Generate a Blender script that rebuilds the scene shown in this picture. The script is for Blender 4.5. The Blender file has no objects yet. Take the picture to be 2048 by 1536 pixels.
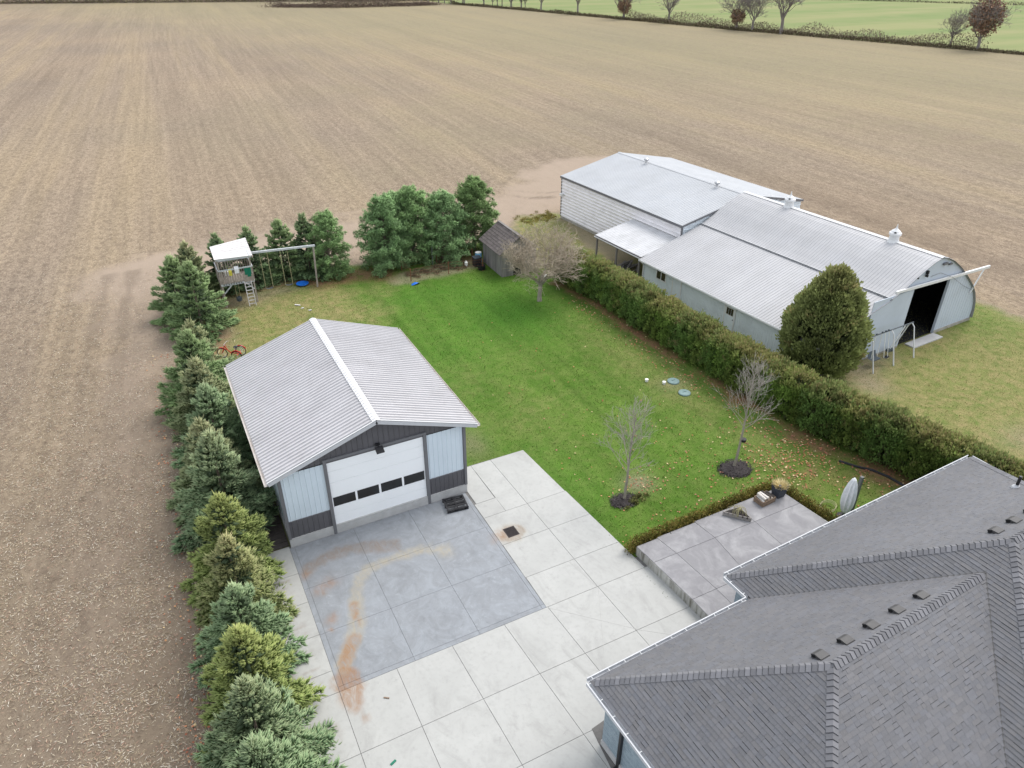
import bpy, bmesh, math, random
import numpy as np
R = math.radians
random.seed(7); rng = np.random.default_rng(7)
SC = bpy.context.scene
COL = SC.collection

# ------------------------------------------------------------------ camera, sky, sun, exposure
PITCH = math.atan(863 / 1440.0); YAW = R(-27.1)
cd = bpy.data.cameras.new('camera'); cam = bpy.data.objects.new('camera', cd); COL.objects.link(cam)
cam.location = (0, 0, 22); cam.rotation_euler = (math.pi / 2 - PITCH, 0, YAW)
cd.sensor_width = 36; cd.lens = 36 * 1440 / 2048; cd.clip_end = 6000; cd.clip_start = 0.1
SC.camera = cam
SUN_EL, SUN_AZ = R(54), R(74)          # azimuth from +y towards +x
w = bpy.data.worlds.new('World'); SC.world = w; w.use_nodes = True
nt = w.node_tree; bg = nt.nodes['Background']
sky = nt.nodes.new('ShaderNodeTexSky'); sky.sky_type = 'NISHITA'; sky.sun_disc = False
sky.sun_elevation = SUN_EL; sky.sun_rotation = SUN_AZ
sky.air_density = 1.0; sky.dust_density = 4.0; sky.ozone_density = 1.0
hs = nt.nodes.new('ShaderNodeHueSaturation'); hs.inputs['Saturation'].default_value = 0.42
cl = nt.nodes.new('ShaderNodeMix'); cl.data_type = 'RGBA'; cl.inputs[0].default_value = 0.6     # thin even cloud layer over the sky
nt.links.new(sky.outputs[0], hs.inputs['Color']); nt.links.new(hs.outputs[0], cl.inputs[6]); cl.inputs[7].default_value = (4.7, 5.0, 5.4, 1)
nt.links.new(cl.outputs[2], bg.inputs[0])
bg.inputs[1].default_value = 0.15
sd = bpy.data.lights.new('sun', 'SUN'); sd.energy = 1.2; sd.angle = R(34); sd.color = (1, 0.96, 0.9)
sun = bpy.data.objects.new('sun', sd); COL.objects.link(sun)
sun.rotation_euler = (math.pi / 2 - SUN_EL, 0, math.pi - SUN_AZ)
sun.location = (0, 0, 60)
SC.view_settings.view_transform = 'Standard'; SC.view_settings.look = 'None'
SC.view_settings.gamma = 1; SC.view_settings.exposure = 0.93
SC.render.engine = 'CYCLES'

# ------------------------------------------------------------------ helpers
def link(o, parent=None):
    COL.objects.link(o)
    if parent is not None: o.parent = parent
    return o
def tag(o, label=None, cat=None, group=None, kind=None):
    if label: o['label'] = label
    if cat: o['category'] = cat
    if group: o['group'] = group
    if kind: o['kind'] = kind
    return o
def thing(name, label, cat, loc=(0, 0, 0), rz=0.0, group=None):
    o = bpy.data.objects.new(name, None); o.empty_display_size = 0.3
    o.location = loc; o.rotation_euler = (0, 0, rz); link(o)
    return tag(o, label, cat, group)
def copy_tree(o, parent=None):
    c = o.copy(); COL.objects.link(c); c.parent = parent
    for ch in list(o.children): copy_tree(ch, c)
    return c

class MB:
    def __init__(s): s.v = []; s.f = []; s.c = []
    def add(s, vs, fs, col=None):
        n = len(s.v); s.v += [tuple(map(float, p)) for p in vs]
        for f in fs: s.f.append(tuple(n + i for i in f)); s.c.append(col)
        return s
    def box(s, x0, x1, y0, y1, z0, z1, col=None):
        return s.add([(x0,y0,z0),(x1,y0,z0),(x1,y1,z0),(x0,y1,z0),(x0,y0,z1),(x1,y0,z1),(x1,y1,z1),(x0,y1,z1)],
              [(0,3,2,1),(4,5,6,7),(0,1,5,4),(1,2,6,5),(2,3,7,6),(3,0,4,7)], col)
    def bar(s, p, q, w, h=None, up=(0,0,1), col=None):
        h = w if h is None else h
        p = np.array(p, float); q = np.array(q, float); d = q - p; d /= np.linalg.norm(d)
        u = np.array(up, float); a = np.cross(d, u)
        if np.linalg.norm(a) < 1e-4: a = np.cross(d, (1, 0, 0))
        a /= np.linalg.norm(a); b = np.cross(a, d)
        a = a * w / 2; b = b * h / 2
        vs = [p-a-b, p+a-b, p+a+b, p-a+b, q-a-b, q+a-b, q+a+b, q-a+b]
        return s.add(vs, [(0,1,2,3),(7,6,5,4),(0,4,5,1),(1,5,6,2),(2,6,7,3),(3,7,4,0)], col)
    def tube(s, pts, rad, n=8, cap=True, closed=False, col=None):
        pts = [np.array(p, float) for p in pts]; k = len(pts)
        if not hasattr(rad, '__len__'): rad = [rad] * k
        vs = []; prev = None
        for i, p in enumerate(pts):
            if closed: d = pts[(i+1) % k] - pts[i-1]
            else: d = pts[min(i+1, k-1)] - pts[max(i-1, 0)]
            d = d / (np.linalg.norm(d) + 1e-9)
            a = np.cross(d, (0, 0, 1)) if prev is None else prev - d * (prev @ d)
            if np.linalg.norm(a) < 1e-3: a = np.cross(d, (1, 0, 0))
            a /= np.linalg.norm(a); b = np.cross(d, a); prev = a
            for j in range(n):
                t = 2 * math.pi * j / n
                vs.append(p + (a * math.cos(t) + b * math.sin(t)) * rad[i])
        fs = []
        m = k if closed else k - 1
        for i in range(m):
            for j in range(n):
                i2 = (i + 1) % k; j2 = (j + 1) % n
                fs.append((i*n+j, i*n+j2, i2*n+j2, i2*n+j))
        if cap and not closed:
            fs.append(tuple(range(n-1, -1, -1))); fs.append(tuple((k-1)*n + j for j in range(n)))
        return s.add(vs, fs, col)
    def lathe(s, prof, c=(0, 0, 0), n=16, col=None):
        vs = []
        for r, z in prof:
            for j in range(n):
                t = 2*math.pi*j/n; vs.append((c[0]+r*math.cos(t), c[1]+r*math.sin(t), c[2]+z))
        fs = []
        for i in range(len(prof)-1):
            for j in range(n):
                j2 = (j+1) % n; fs.append((i*n+j, i*n+j2, (i+1)*n+j2, (i+1)*n+j))
        fs.append(tuple(range(n-1, -1, -1))); fs.append(tuple((len(prof)-1)*n+j for j in range(n)))
        return s.add(vs, fs, col)
    def prism(s, poly, z0, z1, col=None):
        n = len(poly); vs = [(x, y, z0) for x, y in poly] + [(x, y, z1) for x, y in poly]
        fs = [tuple(range(n-1, -1, -1)), tuple(range(n, 2*n))] + [(i, (i+1) % n, n+(i+1) % n, n+i) for i in range(n)]
        return s.add(vs, fs, col)
    def build(s, name, mat, parent=None, smooth=False, bevel=0):
        me = bpy.data.meshes.new(name); me.from_pydata(s.v, [], s.f); me.update()
        if any(c is not None for c in s.c):
            at = me.attributes.new('col', 'FLOAT_COLOR', 'CORNER'); arr = []
            for f, c in zip(s.f, s.c):
                c = c or (1, 1, 1)
                arr += [c[0], c[1], c[2], 1.0] * len(f)
            at.data.foreach_set('color', arr)
        me.materials.append(mat)
        if smooth: me.polygons.foreach_set('use_smooth', [True] * len(me.polygons))
        o = bpy.data.objects.new(name, me); link(o, parent)
        if bevel:
            m = o.modifiers.new('bevel', 'BEVEL'); m.width = bevel; m.segments = 2; m.limit_method = 'ANGLE'; m.angle_limit = R(40)
        return o

def fast_mesh(name, V, F, C=None, mat=None, attrs=None):
    """V (n,3), F (m,3|4), C (n,3) per-vertex colour"""
    me = bpy.data.meshes.new(name); V = np.asarray(V, np.float32); F = np.asarray(F, np.int32)
    k = F.shape[1]
    me.vertices.add(len(V)); me.vertices.foreach_set('co', V.ravel())
    me.loops.add(F.size); me.loops.foreach_set('vertex_index', F.ravel())
    me.polygons.add(len(F)); me.polygons.foreach_set('loop_start', np.arange(0, F.size, k, dtype=np.int32))
    me.polygons.foreach_set('loop_total', np.full(len(F), k, np.int32))
    me.update(calc_edges=True)
    if C is not None:
        at = me.attributes.new('col', 'FLOAT_COLOR', 'POINT')
        at.data.foreach_set('color', np.concatenate([C, np.ones((len(C), 1))], 1).astype(np.float32).ravel())
    for nme, arr in (attrs or {}).items():
        at = me.attributes.new(nme, 'FLOAT', 'POINT'); at.data.foreach_set('value', np.asarray(arr, np.float32))
    if mat: me.materials.append(mat)
    return me
def mobj(name, me, parent=None):
    return link(bpy.data.objects.new(name, me), parent)
def join_vf(parts):
    Vs, Fs, Cs = [], [], []; n = 0
    for V, F, C in parts:
        Vs.append(V); Fs.append(F + n); Cs.append(C); n += len(V)
    return np.concatenate(Vs), np.concatenate(Fs), np.concatenate(Cs)
def nrm(a): return a / (np.linalg.norm(a, axis=-1, keepdims=True) + 1e-9)
def spindles(P, D, L, W, C, tip=None):
    """needle twigs: 3-sided bipyramids"""
    N = len(P); D = nrm(D); ref = np.where(np.abs(D[:, 2:3]) > .9, np.array([[1., 0, 0]]), np.array([[0, 0, 1.]]))
    A = nrm(np.cross(D, ref)); B = np.cross(D, A); L = np.broadcast_to(L, (N,))[:, None]; W = np.broadcast_to(W, (N,))[:, None]
    V = np.zeros((N, 5, 3)); V[:, 0] = P; V[:, 4] = P + D * L
    for j in range(3):
        t = 2 * math.pi * j / 3
        V[:, 1 + j] = P + D * L * .4 + (A * math.cos(t) + B * math.sin(t)) * W
    base = np.array([[0, 2, 1], [0, 3, 2], [0, 1, 3], [4, 1, 2], [4, 2, 3], [4, 3, 1]])
    F = (np.arange(N)[:, None, None] * 5 + base[None]).reshape(-1, 3)
    Cv = np.repeat(C[:, None, :], 5, 1)
    if tip is not None: Cv[:, 4] = tip
    return V.reshape(-1, 3), F, Cv.reshape(-1, 3)
def blades(P, D, N_, L, W, C):
    """flat leaf: diamond of two triangles along D, in the plane with normal N_"""
    n = len(P); D = nrm(D); S = nrm(np.cross(D, N_)); L = np.broadcast_to(L, (n,))[:, None]; W = np.broadcast_to(W, (n,))[:, None]
    V = np.zeros((n, 4, 3)); V[:, 0] = P; V[:, 1] = P + D*L*.5 + S*W; V[:, 2] = P + D*L; V[:, 3] = P + D*L*.5 - S*W
    F = (np.arange(n)[:, None, None] * 4 + np.array([[0, 1, 2], [0, 2, 3]])[None]).reshape(-1, 3)
    return V.reshape(-1, 3), F, np.repeat(C[:, None, :], 4, 1).reshape(-1, 3)
def vnoise(x, y, s, seed=0):
    """smooth value noise on numpy arrays"""
    r = np.random.default_rng(seed); T = r.random((64, 64)); x = np.asarray(x) / s; y = np.asarray(y) / s
    xi = np.floor(x).astype(int); yi = np.floor(y).astype(int); fx = x - xi; fy = y - yi
    fx = fx*fx*(3-2*fx); fy = fy*fy*(3-2*fy)
    g = lambda a, b: T[a % 64, b % 64]
    return (g(xi, yi)*(1-fx)+g(xi+1, yi)*fx)*(1-fy) + (g(xi, yi+1)*(1-fx)+g(xi+1, yi+1)*fx)*fy

# ------------------------------------------------------------------ materials
class NT:
    def __init__(s, name):
        s.m = bpy.data.materials.new(name); s.m.use_nodes = True; s.t = s.m.node_tree
        s.b = s.t.nodes['Principled BSDF']; s.L = s.t.links.new
    def n(s, typ, **kw):
        o = s.t.nodes.new(typ)
        for k, v in kw.items(): setattr(o, k, v)
        return o
    def pos(s): return s.n('ShaderNodeNewGeometry').outputs['Position']
    def obj(s): return s.n('ShaderNodeTexCoord').outputs['Object']
    def mapping(s, vec, scale=(1,1,1), rot=(0,0,0), loc=(0,0,0)):
        m = s.n('ShaderNodeMapping'); s.L(vec, m.inputs[0]); m.inputs['Scale'].default_value = scale
        m.inputs['Rotation'].default_value = rot; m.inputs['Location'].default_value = loc; return m.outputs[0]
    def noise(s, vec, scale, detail=4, rough=.55, dist=0, out='Fac'):
        n = s.n('ShaderNodeTexNoise'); s.L(vec, n.inputs['Vector']); n.inputs['Scale'].default_value = scale
        n.inputs['Detail'].default_value = detail; n.inputs['Roughness'].default_value = rough
        n.inputs['Distortion'].default_value = dist; return n.outputs[out]
    def ramp(s, fac, stops, interp='LINEAR'):
        r = s.n('ShaderNodeValToRGB'); s.L(fac, r.inputs[0]); cr = r.color_ramp; cr.interpolation = interp
        while len(cr.elements) > 1: cr.elements.remove(cr.elements[-1])
        for i, (p, c) in enumerate(stops):
            e = cr.elements[0] if i == 0 else cr.elements.new(p)
            e.position = p; c = (c, c, c) if not hasattr(c, '__len__') else c; e.color = (*c[:3], 1)
        return r.outputs[0]
    def mix(s, fac, a, b, mode='MIX'):
        m = s.n('ShaderNodeMix', data_type='RGBA', blend_type=mode); m.clamp_factor = True
        for i, v in ((0, fac), (6, a), (7, b)):
            if hasattr(v, 'is_output'): s.L(v, m.inputs[i])
            elif i == 0: m.inputs[0].default_value = v
            else: m.inputs[i].default_value = (*v[:3], 1)
        return m.outputs[2]
    def math(s, op, a, b=0.0, c=None):
        m = s.n('ShaderNodeMath', operation=op)
        for i, v in enumerate((a, b, c)):
            if v is None: continue
            if hasattr(v, 'is_output'): s.L(v, m.inputs[i])
            else: m.inputs[i].default_value = v
        return m.outputs[0]
    def attr(s, name, out='Color'):
        a = s.n('ShaderNodeAttribute'); a.attribute_name = name; return a.outputs[out]
    def rnd(s): return s.n('ShaderNodeObjectInfo').outputs['Random']
    def fin(s, col=None, rough=.7, metal=0, bump=None, bs=.3, bd=.05, spec=.3):
        if col is not None:
            if hasattr(col, 'is_output'): s.L(col, s.b.inputs['Base Color'])
            else: s.b.inputs['Base Color'].default_value = (*col[:3], 1)
        if hasattr(rough, 'is_output'): s.L(rough, s.b.inputs['Roughness'])
        else: s.b.inputs['Roughness'].default_value = rough
        s.b.inputs['Metallic'].default_value = metal; s.b.inputs['Specular IOR Level'].default_value = spec
        if bump is not None:
            b = s.n('ShaderNodeBump'); b.inputs['Strength'].default_value = bs; b.inputs['Distance'].default_value = bd
            s.L(bump, b.inputs['Height']); s.L(b.outputs[0], s.b.inputs['Normal'])
        return s.m
def sc(c, k): return tuple(min(1, x * k) for x in c)
def pm(name, c, rough=.6, var=.12, scale=3.0, metal=0, bump=.0, stretch=(1,1,1), rnd=0.0, spec=.3, dirt=None):
    """plain painted / wooden / metal surface with uneven tone"""
    t = NT(name); p = t.mapping(t.pos(), stretch)
    n = t.noise(p, scale, 5, .6)
    col = t.mix(t.ramp(n, [(.3, 0), (.7, 1)]), sc(c, 1 - var), sc(c, 1 + var))
    if rnd: col = t.mix(t.math('MULTIPLY', t.rnd(), rnd), col, sc(c, .45))
    if dirt:
        d = t.noise(t.pos(), .9, 6, .7); col = t.mix(t.ramp(d, [(.5, 0), (.75, dirt[1])]), col, dirt[0])
    return t.fin(col, rough, metal, n if bump else None, bump, .02, spec)
def foliage_mat(name, rough=.65, trans=.0):
    t = NT(name); a = t.attr('col'); n = t.noise(t.pos(), .9, 3)
    col = t.mix(1.0, a, t.ramp(n, [(.25, .75), (.75, 1.25)]), 'MULTIPLY')
    m = t.fin(col, rough, spec=.18)
    tr = t.n('ShaderNodeBsdfTranslucent'); t.L(col, tr.inputs[0]); mx = t.n('ShaderNodeMixShader'); mx.inputs[0].default_value = trans
    t.L(t.b.outputs[0], mx.inputs[1]); t.L(tr.outputs[0], mx.inputs[2]); t.L(mx.outputs[0], t.t.nodes['Material Output'].inputs[0])
    return m
M = {}
M['foliage'] = foliage_mat('leaf_foliage', .65, .38)
M['needle'] = foliage_mat('needle_foliage', .6, 0.0)
M['litter'] = foliage_mat('dry_litter', .9)
M['bark'] = pm('bark', (.17, .135, .105), .9, .3, 6, bump=.4, stretch=(1, 1, .25))
M['bark_pale'] = pm('pale_bark', (.30, .265, .22), .85, .2, 7, bump=.3, stretch=(1, 1, .3))
M['bark_far'] = pm('far_bark', (.21, .185, .17), .9, .2, 1)
M['white_steel'] = pm('white_painted_steel', (.66, .67, .70), .38, .06, 1.2, dirt=((.45, .45, .46), .22))
M['garage_roof'] = pm('garage_roof_steel', (.50, .49, .50), .4, .05, .8, rnd=.08, dirt=((.36, .345, .345), .4))
M['roof_cap'] = pm('white_ridge_flashing', (.66, .66, .66), .4, .04, 1)
M['barn_roof'] = pm('galvanised_roof_sheet', (.42, .417, .425), .55, .06, .5, rnd=.10, dirt=((.43, .43, .46), .35))
M['shed_roof'] = pm('pale_roof_sheet', (.43, .44, .455), .62, .06, .4, dirt=((.42, .44, .48), .4), spec=.15)
M['shed_wall'] = pm('corrugated_wall_sheet', (.84, .815, .83), .45, .06, 1.5, dirt=((.48, .45, .43), .3))
M['barn_wall'] = pm('blue_grey_wall_sheet', (.70, .755, .80), .5, .05, .8, dirt=((.33, .35, .38), .3))
M['barn_front'] = pm('grey_front_cladding', (.50, .55, .625), .55, .04, .4, dirt=((.36, .39, .43), .3))
M['white_trim'] = pm('white_trim', (.68, .68, .68), .45, .05, 3)
M['charcoal'] = pm('charcoal_steel', (.11, .107, .116), .45, .08, 2)
M['trim_grey'] = pm('grey_trim', (.16, .16, .17), .45, .06, 2)
M['light_panel'] = pm('light_blue_grey_steel', (.64, .72, .785), .42, .04, .8)
M['door_white'] = pm('white_garage_door', (.92, .935, .95), .4, .02, .6)
M['glass_dark'] = pm('dark_glass', (.012, .013, .014), .06, .1, 3, spec=.6)
M['black'] = pm('black_plastic', (.018, .018, .021), .5, .2, 8, dirt=((.09, .09, .09), .5))
M['dark_iron'] = pm('dark_iron', (.045, .035, .035), .6, .2, 9, metal=.3)
M['shade_black'] = pm('painted_interior_shade', (.012, .012, .013), .9, .2, 1)  # near-black colour that paints the shade inside openings
M['weathered'] = pm('weathered_grey_wood', (.31, .285, .265), .8, .2, 5, stretch=(1, 1, .2), rnd=.3, bump=.3)
M['old_board'] = pm('old_barn_board', (.25, .23, .22), .85, .28, 5, stretch=(1, 1, .15), rnd=.5, bump=.4)
M['old_shingle'] = pm('old_wood_shingle', (.145, .125, .12), .9, .3, 4, rnd=.5, bump=.4)
M['play_wood'] = pm('grey_brown_timber', (.36, .31, .27), .8, .2, 6, rnd=.35, bump=.2)
M['play_roof'] = pm('whitewashed_plank', (.64, .61, .60), .7, .1, 4, rnd=.2)
M['play_beam'] = pm('pale_beam', (.50, .52, .54), .7, .12, 5)
M['rope'] = pm('tan_rope', (.42, .38, .22), .8, .15, 20)
M['blue'] = pm('blue_plastic', (.02, .16, .62), .35, .15, 5)
M['teal'] = pm('teal_plastic', (.17, .25, .245), .5, .15, 5)
M['green_plastic'] = pm('green_plastic', (.01, .16, .10), .45, .15, 6)
M['yellow'] = pm('yellow_cloth', (.62, .55, .08), .7, .15, 8)
M['red'] = pm('red_paint', (.55, .03, .025), .35, .12, 9)
M['rubber'] = pm('black_rubber', (.02, .02, .02), .8, .15, 12)
M['chrome'] = pm('dull_chrome', (.55, .55, .56), .3, .1, 9, metal=.8)
M['dark_steel'] = pm('dark_blue_steel', (.07, .085, .10), .45, .15, 6)
M['white_plastic'] = pm('white_plastic', (.78, .78, .74), .5, .08, 8)
M['dry_wood'] = pm('brown_crate_wood', (.26, .185, .13), .8, .25, 10, rnd=.35, bump=.2)
M['birch'] = pm('birch_log', (.58, .54, .50), .8, .3, 14)
M['dark_log'] = pm('dark_log', (.06, .05, .045), .85, .3, 12)
M['log_end'] = pm('cut_log_end', (.45, .33, .22), .8, .2, 20)
M['canvas'] = pm('grey_white_canvas', (.76, .76, .77), .75, .1, 6)
M['fascia'] = pm('white_gutter', (.50, .51, .53), .4, .06, 3)
M['trim_light'] = pm('bracket_metal', (.45, .46, .47), .45, .1, 5)
M['soffit'] = pm('soffit', (.30, .30, .31), .6, .05, 2)
M['downspout'] = pm('dark_downspout', (.022, .022, .024), .4, .1, 5)
M['vent'] = pm('roof_vent_metal', (.07, .068, .068), .5, .1, 6)
M['joint'] = pm('joint_filler', (.15, .145, .138), .95, .3, 8)
M['foundation'] = pm('poured_foundation', (.46, .455, .45), .85, .1, 3, dirt=((.30, .29, .28), .35))
M['barn_base'] = pm('stone_footing', (.34, .32, .28), .9, .2, 4, dirt=((.17, .16, .11), .5))
M['rust_metal'] = pm('rusty_post', (.20, .09, .05), .8, .3, 9)
M['mulch'] = pm('dark_mulch', (.035, .03, .03), .95, .5, 18, bump=.6)
M['deck'] = pm('dark_deck_board', (.10, .085, .078), .8, .25, 7, rnd=.4)
M['bin_blue'] = pm('pale_blue_barrel', (.20, .45, .66), .45, .12, 8)
M['planter'] = pm('slate_pot', (.055, .06, .075), .6, .2, 6)

def concrete(name, c, blot, rust=False, swirl=False, mott=None):
    t = NT(name); p = t.pos()
    off = t.n('ShaderNodeVectorMath', operation='ADD'); t.L(p, off.inputs[0])
    cmb = t.n('ShaderNodeCombineXYZ'); t.L(t.math('MULTIPLY', t.rnd(), 40.0), cmb.inputs[0]); t.L(cmb.outputs[0], off.inputs[1]); q = off.outputs[0]
    n1 = t.noise(q, .55, 6, .62, .6); n2 = t.noise(q, 6, 6, .7); n3 = t.noise(q, 40, 3, .6)
    col = t.mix(t.ramp(n1, [(.32, 0), (.68, 1)]), sc(c, .90), sc(c, 1.06))
    col = t.mix(t.ramp(n2, [(.5, 0), (.72, .55)]), col, blot)
    col = t.mix(t.math('MULTIPLY', t.rnd(), .35), col, sc(c, .90))
    if mott: col = t.mix(t.ramp(t.noise(q, .75, 7, .68, .9), [(.46, 0), (.68, .8)]), col, mott)
    if swirl:
        s1 = t.noise(q, .9, 8, .66, 2.4); s2 = t.noise(q, 2.6, 6, .6, 3.2)
        col = t.mix(t.ramp(s1, [(.38, 0), (.68, .75)]), col, (.29, .31, .335))
        col = t.mix(t.ramp(s2, [(.58, 0), (.70, .35)]), col, (.37, .395, .41))
        col = t.mix(t.ramp(t.noise(q, 1.7, 5, .6, 1.5), [(.55, 0), (.75, .55)]), col, (.185, .20, .215))
    drt = t.noise(t.mapping(p, (1, .45, 1), (0, 0, R(12))), .8, 7, .72, 1.2); col = t.mix(t.ramp(drt, [(.50, 0), (.70, .55)]), col, sc(blot, .92)); drk = t.noise(p, 1.9, 6, .75, .5); col = t.mix(t.ramp(drk, [(.60, 0), (.72, .45)]), col, sc(blot, .8))
    spots = t.noise(p, 3.3, 8, .8); col = t.mix(t.ramp(spots, [(.64, 0), (.74, .6)]), col, sc(blot, .75))
    if rust:
        a = t.attr('rust', 'Fac'); b = t.attr('brown', 'Fac'); y = t.attr('ochre', 'Fac')
        br = t.ramp(t.noise(t.mapping(p, (1.5, .7, 1)), 2.2, 8, .75, 1.5), [(.30, .1), (.66, .9)])
        col = t.mix(t.math('MULTIPLY', y, br), col, (.36, .315, .225))
        col = t.mix(t.math('MULTIPLY', b, br), col, (.22, .165, .125))
        col = t.mix(t.math('MULTIPLY', a, br), col, (.27, .145, .07))
    hgt = t.math('ADD', n2, t.math('MULTIPLY', n3, .5))
    return t.fin(col, t.ramp(n1, [(.3, .62), (.7, .88)]), 0, hgt, .25, .01, .3)
M['slab'] = concrete('pale_concrete', (.405, .404, .388), (.30, .297, .284), rust=True)
M['grey_slab'] = concrete('blue_grey_concrete', (.235, .246, .262), (.185, .194, .207), rust=True, swirl=True)
M['patio_top'] = concrete('patio_concrete', (.23, .225, .235), (.172, .168, .177), mott=(.34, .335, .34))
M['patio_side'] = None
def patio_side():
    t = NT('streaked_patio_edge'); p = t.pos()
    n = t.noise(t.mapping(p, (3, 3, .35)), 2.2, 5, .65)
    col = t.ramp(n, [(.32, (.12, .11, .085)), (.5, (.36, .35, .32)), (.7, (.50, .49, .46))])
    return t.fin(col, .85, 0, n, .2, .01)
M['patio_side'] = patio_side()
def shingle_mat(name):
    t = NT(name); a = t.attr('col'); r = t.rnd(); n = t.noise(t.pos(), 60, 3, .7); n2 = t.noise(t.pos(), .35, 4)
    base = t.mix(t.ramp(n2, [(.3, 0), (.7, 1)]), (.093, .092, .099), (.115, .114, .122))
    col = t.mix(1.0, base, a, 'MULTIPLY')
    col = t.mix(t.ramp(n, [(.35, .0), (.75, .35)]), col, (.215, .215, .225))
    return t.fin(col, .58, 0, n, .25, .004, .55)
M['shingle'] = shingle_mat('grey_asphalt_shingle')
def stone_siding():
    t = NT('blue_grey_stone_siding'); tc = t.obj()
    m = t.mapping(tc, (1, 1, 1), (0, R(90), R(90)))
    b = t.n('ShaderNodeTexBrick'); t.L(m, b.inputs[0]); b.inputs['Scale'].default_value = 4.0
    b.inputs['Color1'].default_value = (.30, .37, .42, 1); b.inputs['Color2'].default_value = (.19, .245, .29, 1); b.inputs['Mortar'].default_value = (.14, .16, .18, 1)
    b.inputs['Mortar Size'].default_value = .012; b.inputs['Brick Width'].default_value = .8; b.inputs['Row Height'].default_value = .2
    n = t.noise(t.pos(), 14, 5, .7); col = t.mix(t.ramp(n, [(.3, .0), (.7, .5)]), b.outputs[0], (.38, .45, .49))
    return t.fin(col, .8, 0, n, .4, .02)
M['siding'] = stone_siding()

def field_mat():
    t = NT('harvested_corn_field'); p = t.pos(); q = t.mapping(p, (1, 1, 1), (0, 0, R(3.8)))
    big = t.noise(p, .018, 4, .55); strip = t.noise(t.mapping(q, (.11, .0035, 1)), 1, 4, .6)
    rows = t.noise(t.mapping(q, (1.3, .03, 1)), 1, 3, .6); mid = t.noise(t.mapping(q, (.9, .35, 1)), 1, 6, .7)
    res = t.noise(t.mapping(q, (7, 4.5, 1)), 1, 6, .72, .4); fine = t.noise(p, 26, 4, .7)
    c = t.mix(t.ramp(mid, [(.3, 0), (.72, 1)]), (.180, .136, .106), (.265, .207, .162))
    c = t.mix(t.ramp(res, [(.45, 0), (.66, .8)]), c, (.41, .335, .245))
    c = t.mix(t.ramp(res, [(.32, .8), (.45, 0)]), c, (.105, .076, .056))
    c = t.mix(t.ramp(fine, [(.53, 0), (.66, .75)]), c, (.50, .42, .31))
    c = t.mix(t.ramp(fine, [(.30, .7), (.45, 0)]), c, (.085, .062, .046))
    c = t.mix(1.0, c, t.ramp(strip, [(.30, (.82, .81, .81)), (.5, (1, 1, 1)), (.68, (1.14, 1.12, 1.03))]), 'MULTIPLY')
    c = t.mix(t.ramp(strip, [(.46, 0), (.66, .28)]), c, (.29, .235, .155))
    c = t.mix(1.0, c, t.ramp(rows, [(.3, .85), (.7, 1.13)]), 'MULTIPLY')
    c = t.mix(1.0, c, t.ramp(big, [(.3, (.86, .87, .90)), (.7, (1.12, 1.09, 1.03))]), 'MULTIPLY')
    clod = t.noise(t.mapping(q, (1, .55, 1)), 2.4, 5, .7, .6); c = t.mix(t.ramp(clod, [(.36, .55), (.52, 0)]), c, (.125, .094, .074)); c = t.mix(t.ramp(clod, [(.54, 0), (.72, .5)]), c, (.37, .30, .225))
    gr = t.attr('green', 'Fac'); c = t.mix(t.math('MULTIPLY', gr, t.ramp(mid, [(.3, .3), (.65, 1)])), c, (.25, .225, .13))
    ba = t.attr('bare', 'Fac'); c = t.mix(t.math('MULTIPLY', ba, t.ramp(mid, [(.25, .7), (.7, 1)])), c, (.34, .27, .215))
    dk = t.attr('dark', 'Fac'); c = t.mix(t.math('MULTIPLY', dk, t.ramp(res, [(.3, .4), (.6, 1)])), c, (.135, .105, .080))
    c = t.mix(1.0, c, (.95, .95, .93), 'MULTIPLY')
    hgt = t.math('ADD', res, t.math('MULTIPLY', fine, .5))
    return t.fin(c, .95, 0, hgt, .6, .05, .1)
M['field'] = field_mat()
def lawn_mat():
    t = NT('lawn_turf'); p = t.pos()
    fine = t.noise(p, 18, 5, .75); mid = t.noise(p, 1.6, 6, .65, .4); pat = t.noise(p, .35, 5, .6); mow = t.noise(t.mapping(p, (.9, .06, 1), (0, 0, R(-24))), 1, 3)
    c = t.mix(t.ramp(pat, [(.3, 0), (.7, 1)]), (.058, .126, .014), (.090, .158, .024))
    c = t.mix(t.ramp(mid, [(.42, 0), (.75, .75)]), c, (.138, .178, .046))
    c = t.mix(t.math('MULTIPLY', t.attr('lush', 'Fac'), .85), c, (.060, .172, .018))
    c = t.mix(1.0, c, t.ramp(mow, [(.38, .89), (.62, 1.10)]), 'MULTIPLY')
    dry = t.attr('dry', 'Fac'); dn = t.ramp(t.math('ADD', t.math('MULTIPLY', mid, .6), t.math('MULTIPLY', fine, .4)), [(.33, .1), (.62, 1)])
    c = t.mix(t.math('MULTIPLY', dry, dn), c, (.275, .225, .105))
    soil = t.attr('soil', 'Fac'); sn = t.ramp(fine, [(.3, .45), (.6, 1)])
    c = t.mix(t.math('MULTIPLY', soil, sn), c, (.26, .205, .155))
    lit = t.attr('needles', 'Fac'); c = t.mix(t.math('MULTIPLY', lit, t.ramp(mid, [(.3, .35), (.6, 1)])), c, (.21, .115, .066))
    c = t.mix(1.0, c, t.ramp(fine, [(.25, .62), (.5, 1), (.78, 1.4)]), 'MULTIPLY')
    return t.fin(c, .9, 0, t.math('ADD', fine, mid), .8, .05, .12)
M['lawn'] = lawn_mat()
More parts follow.
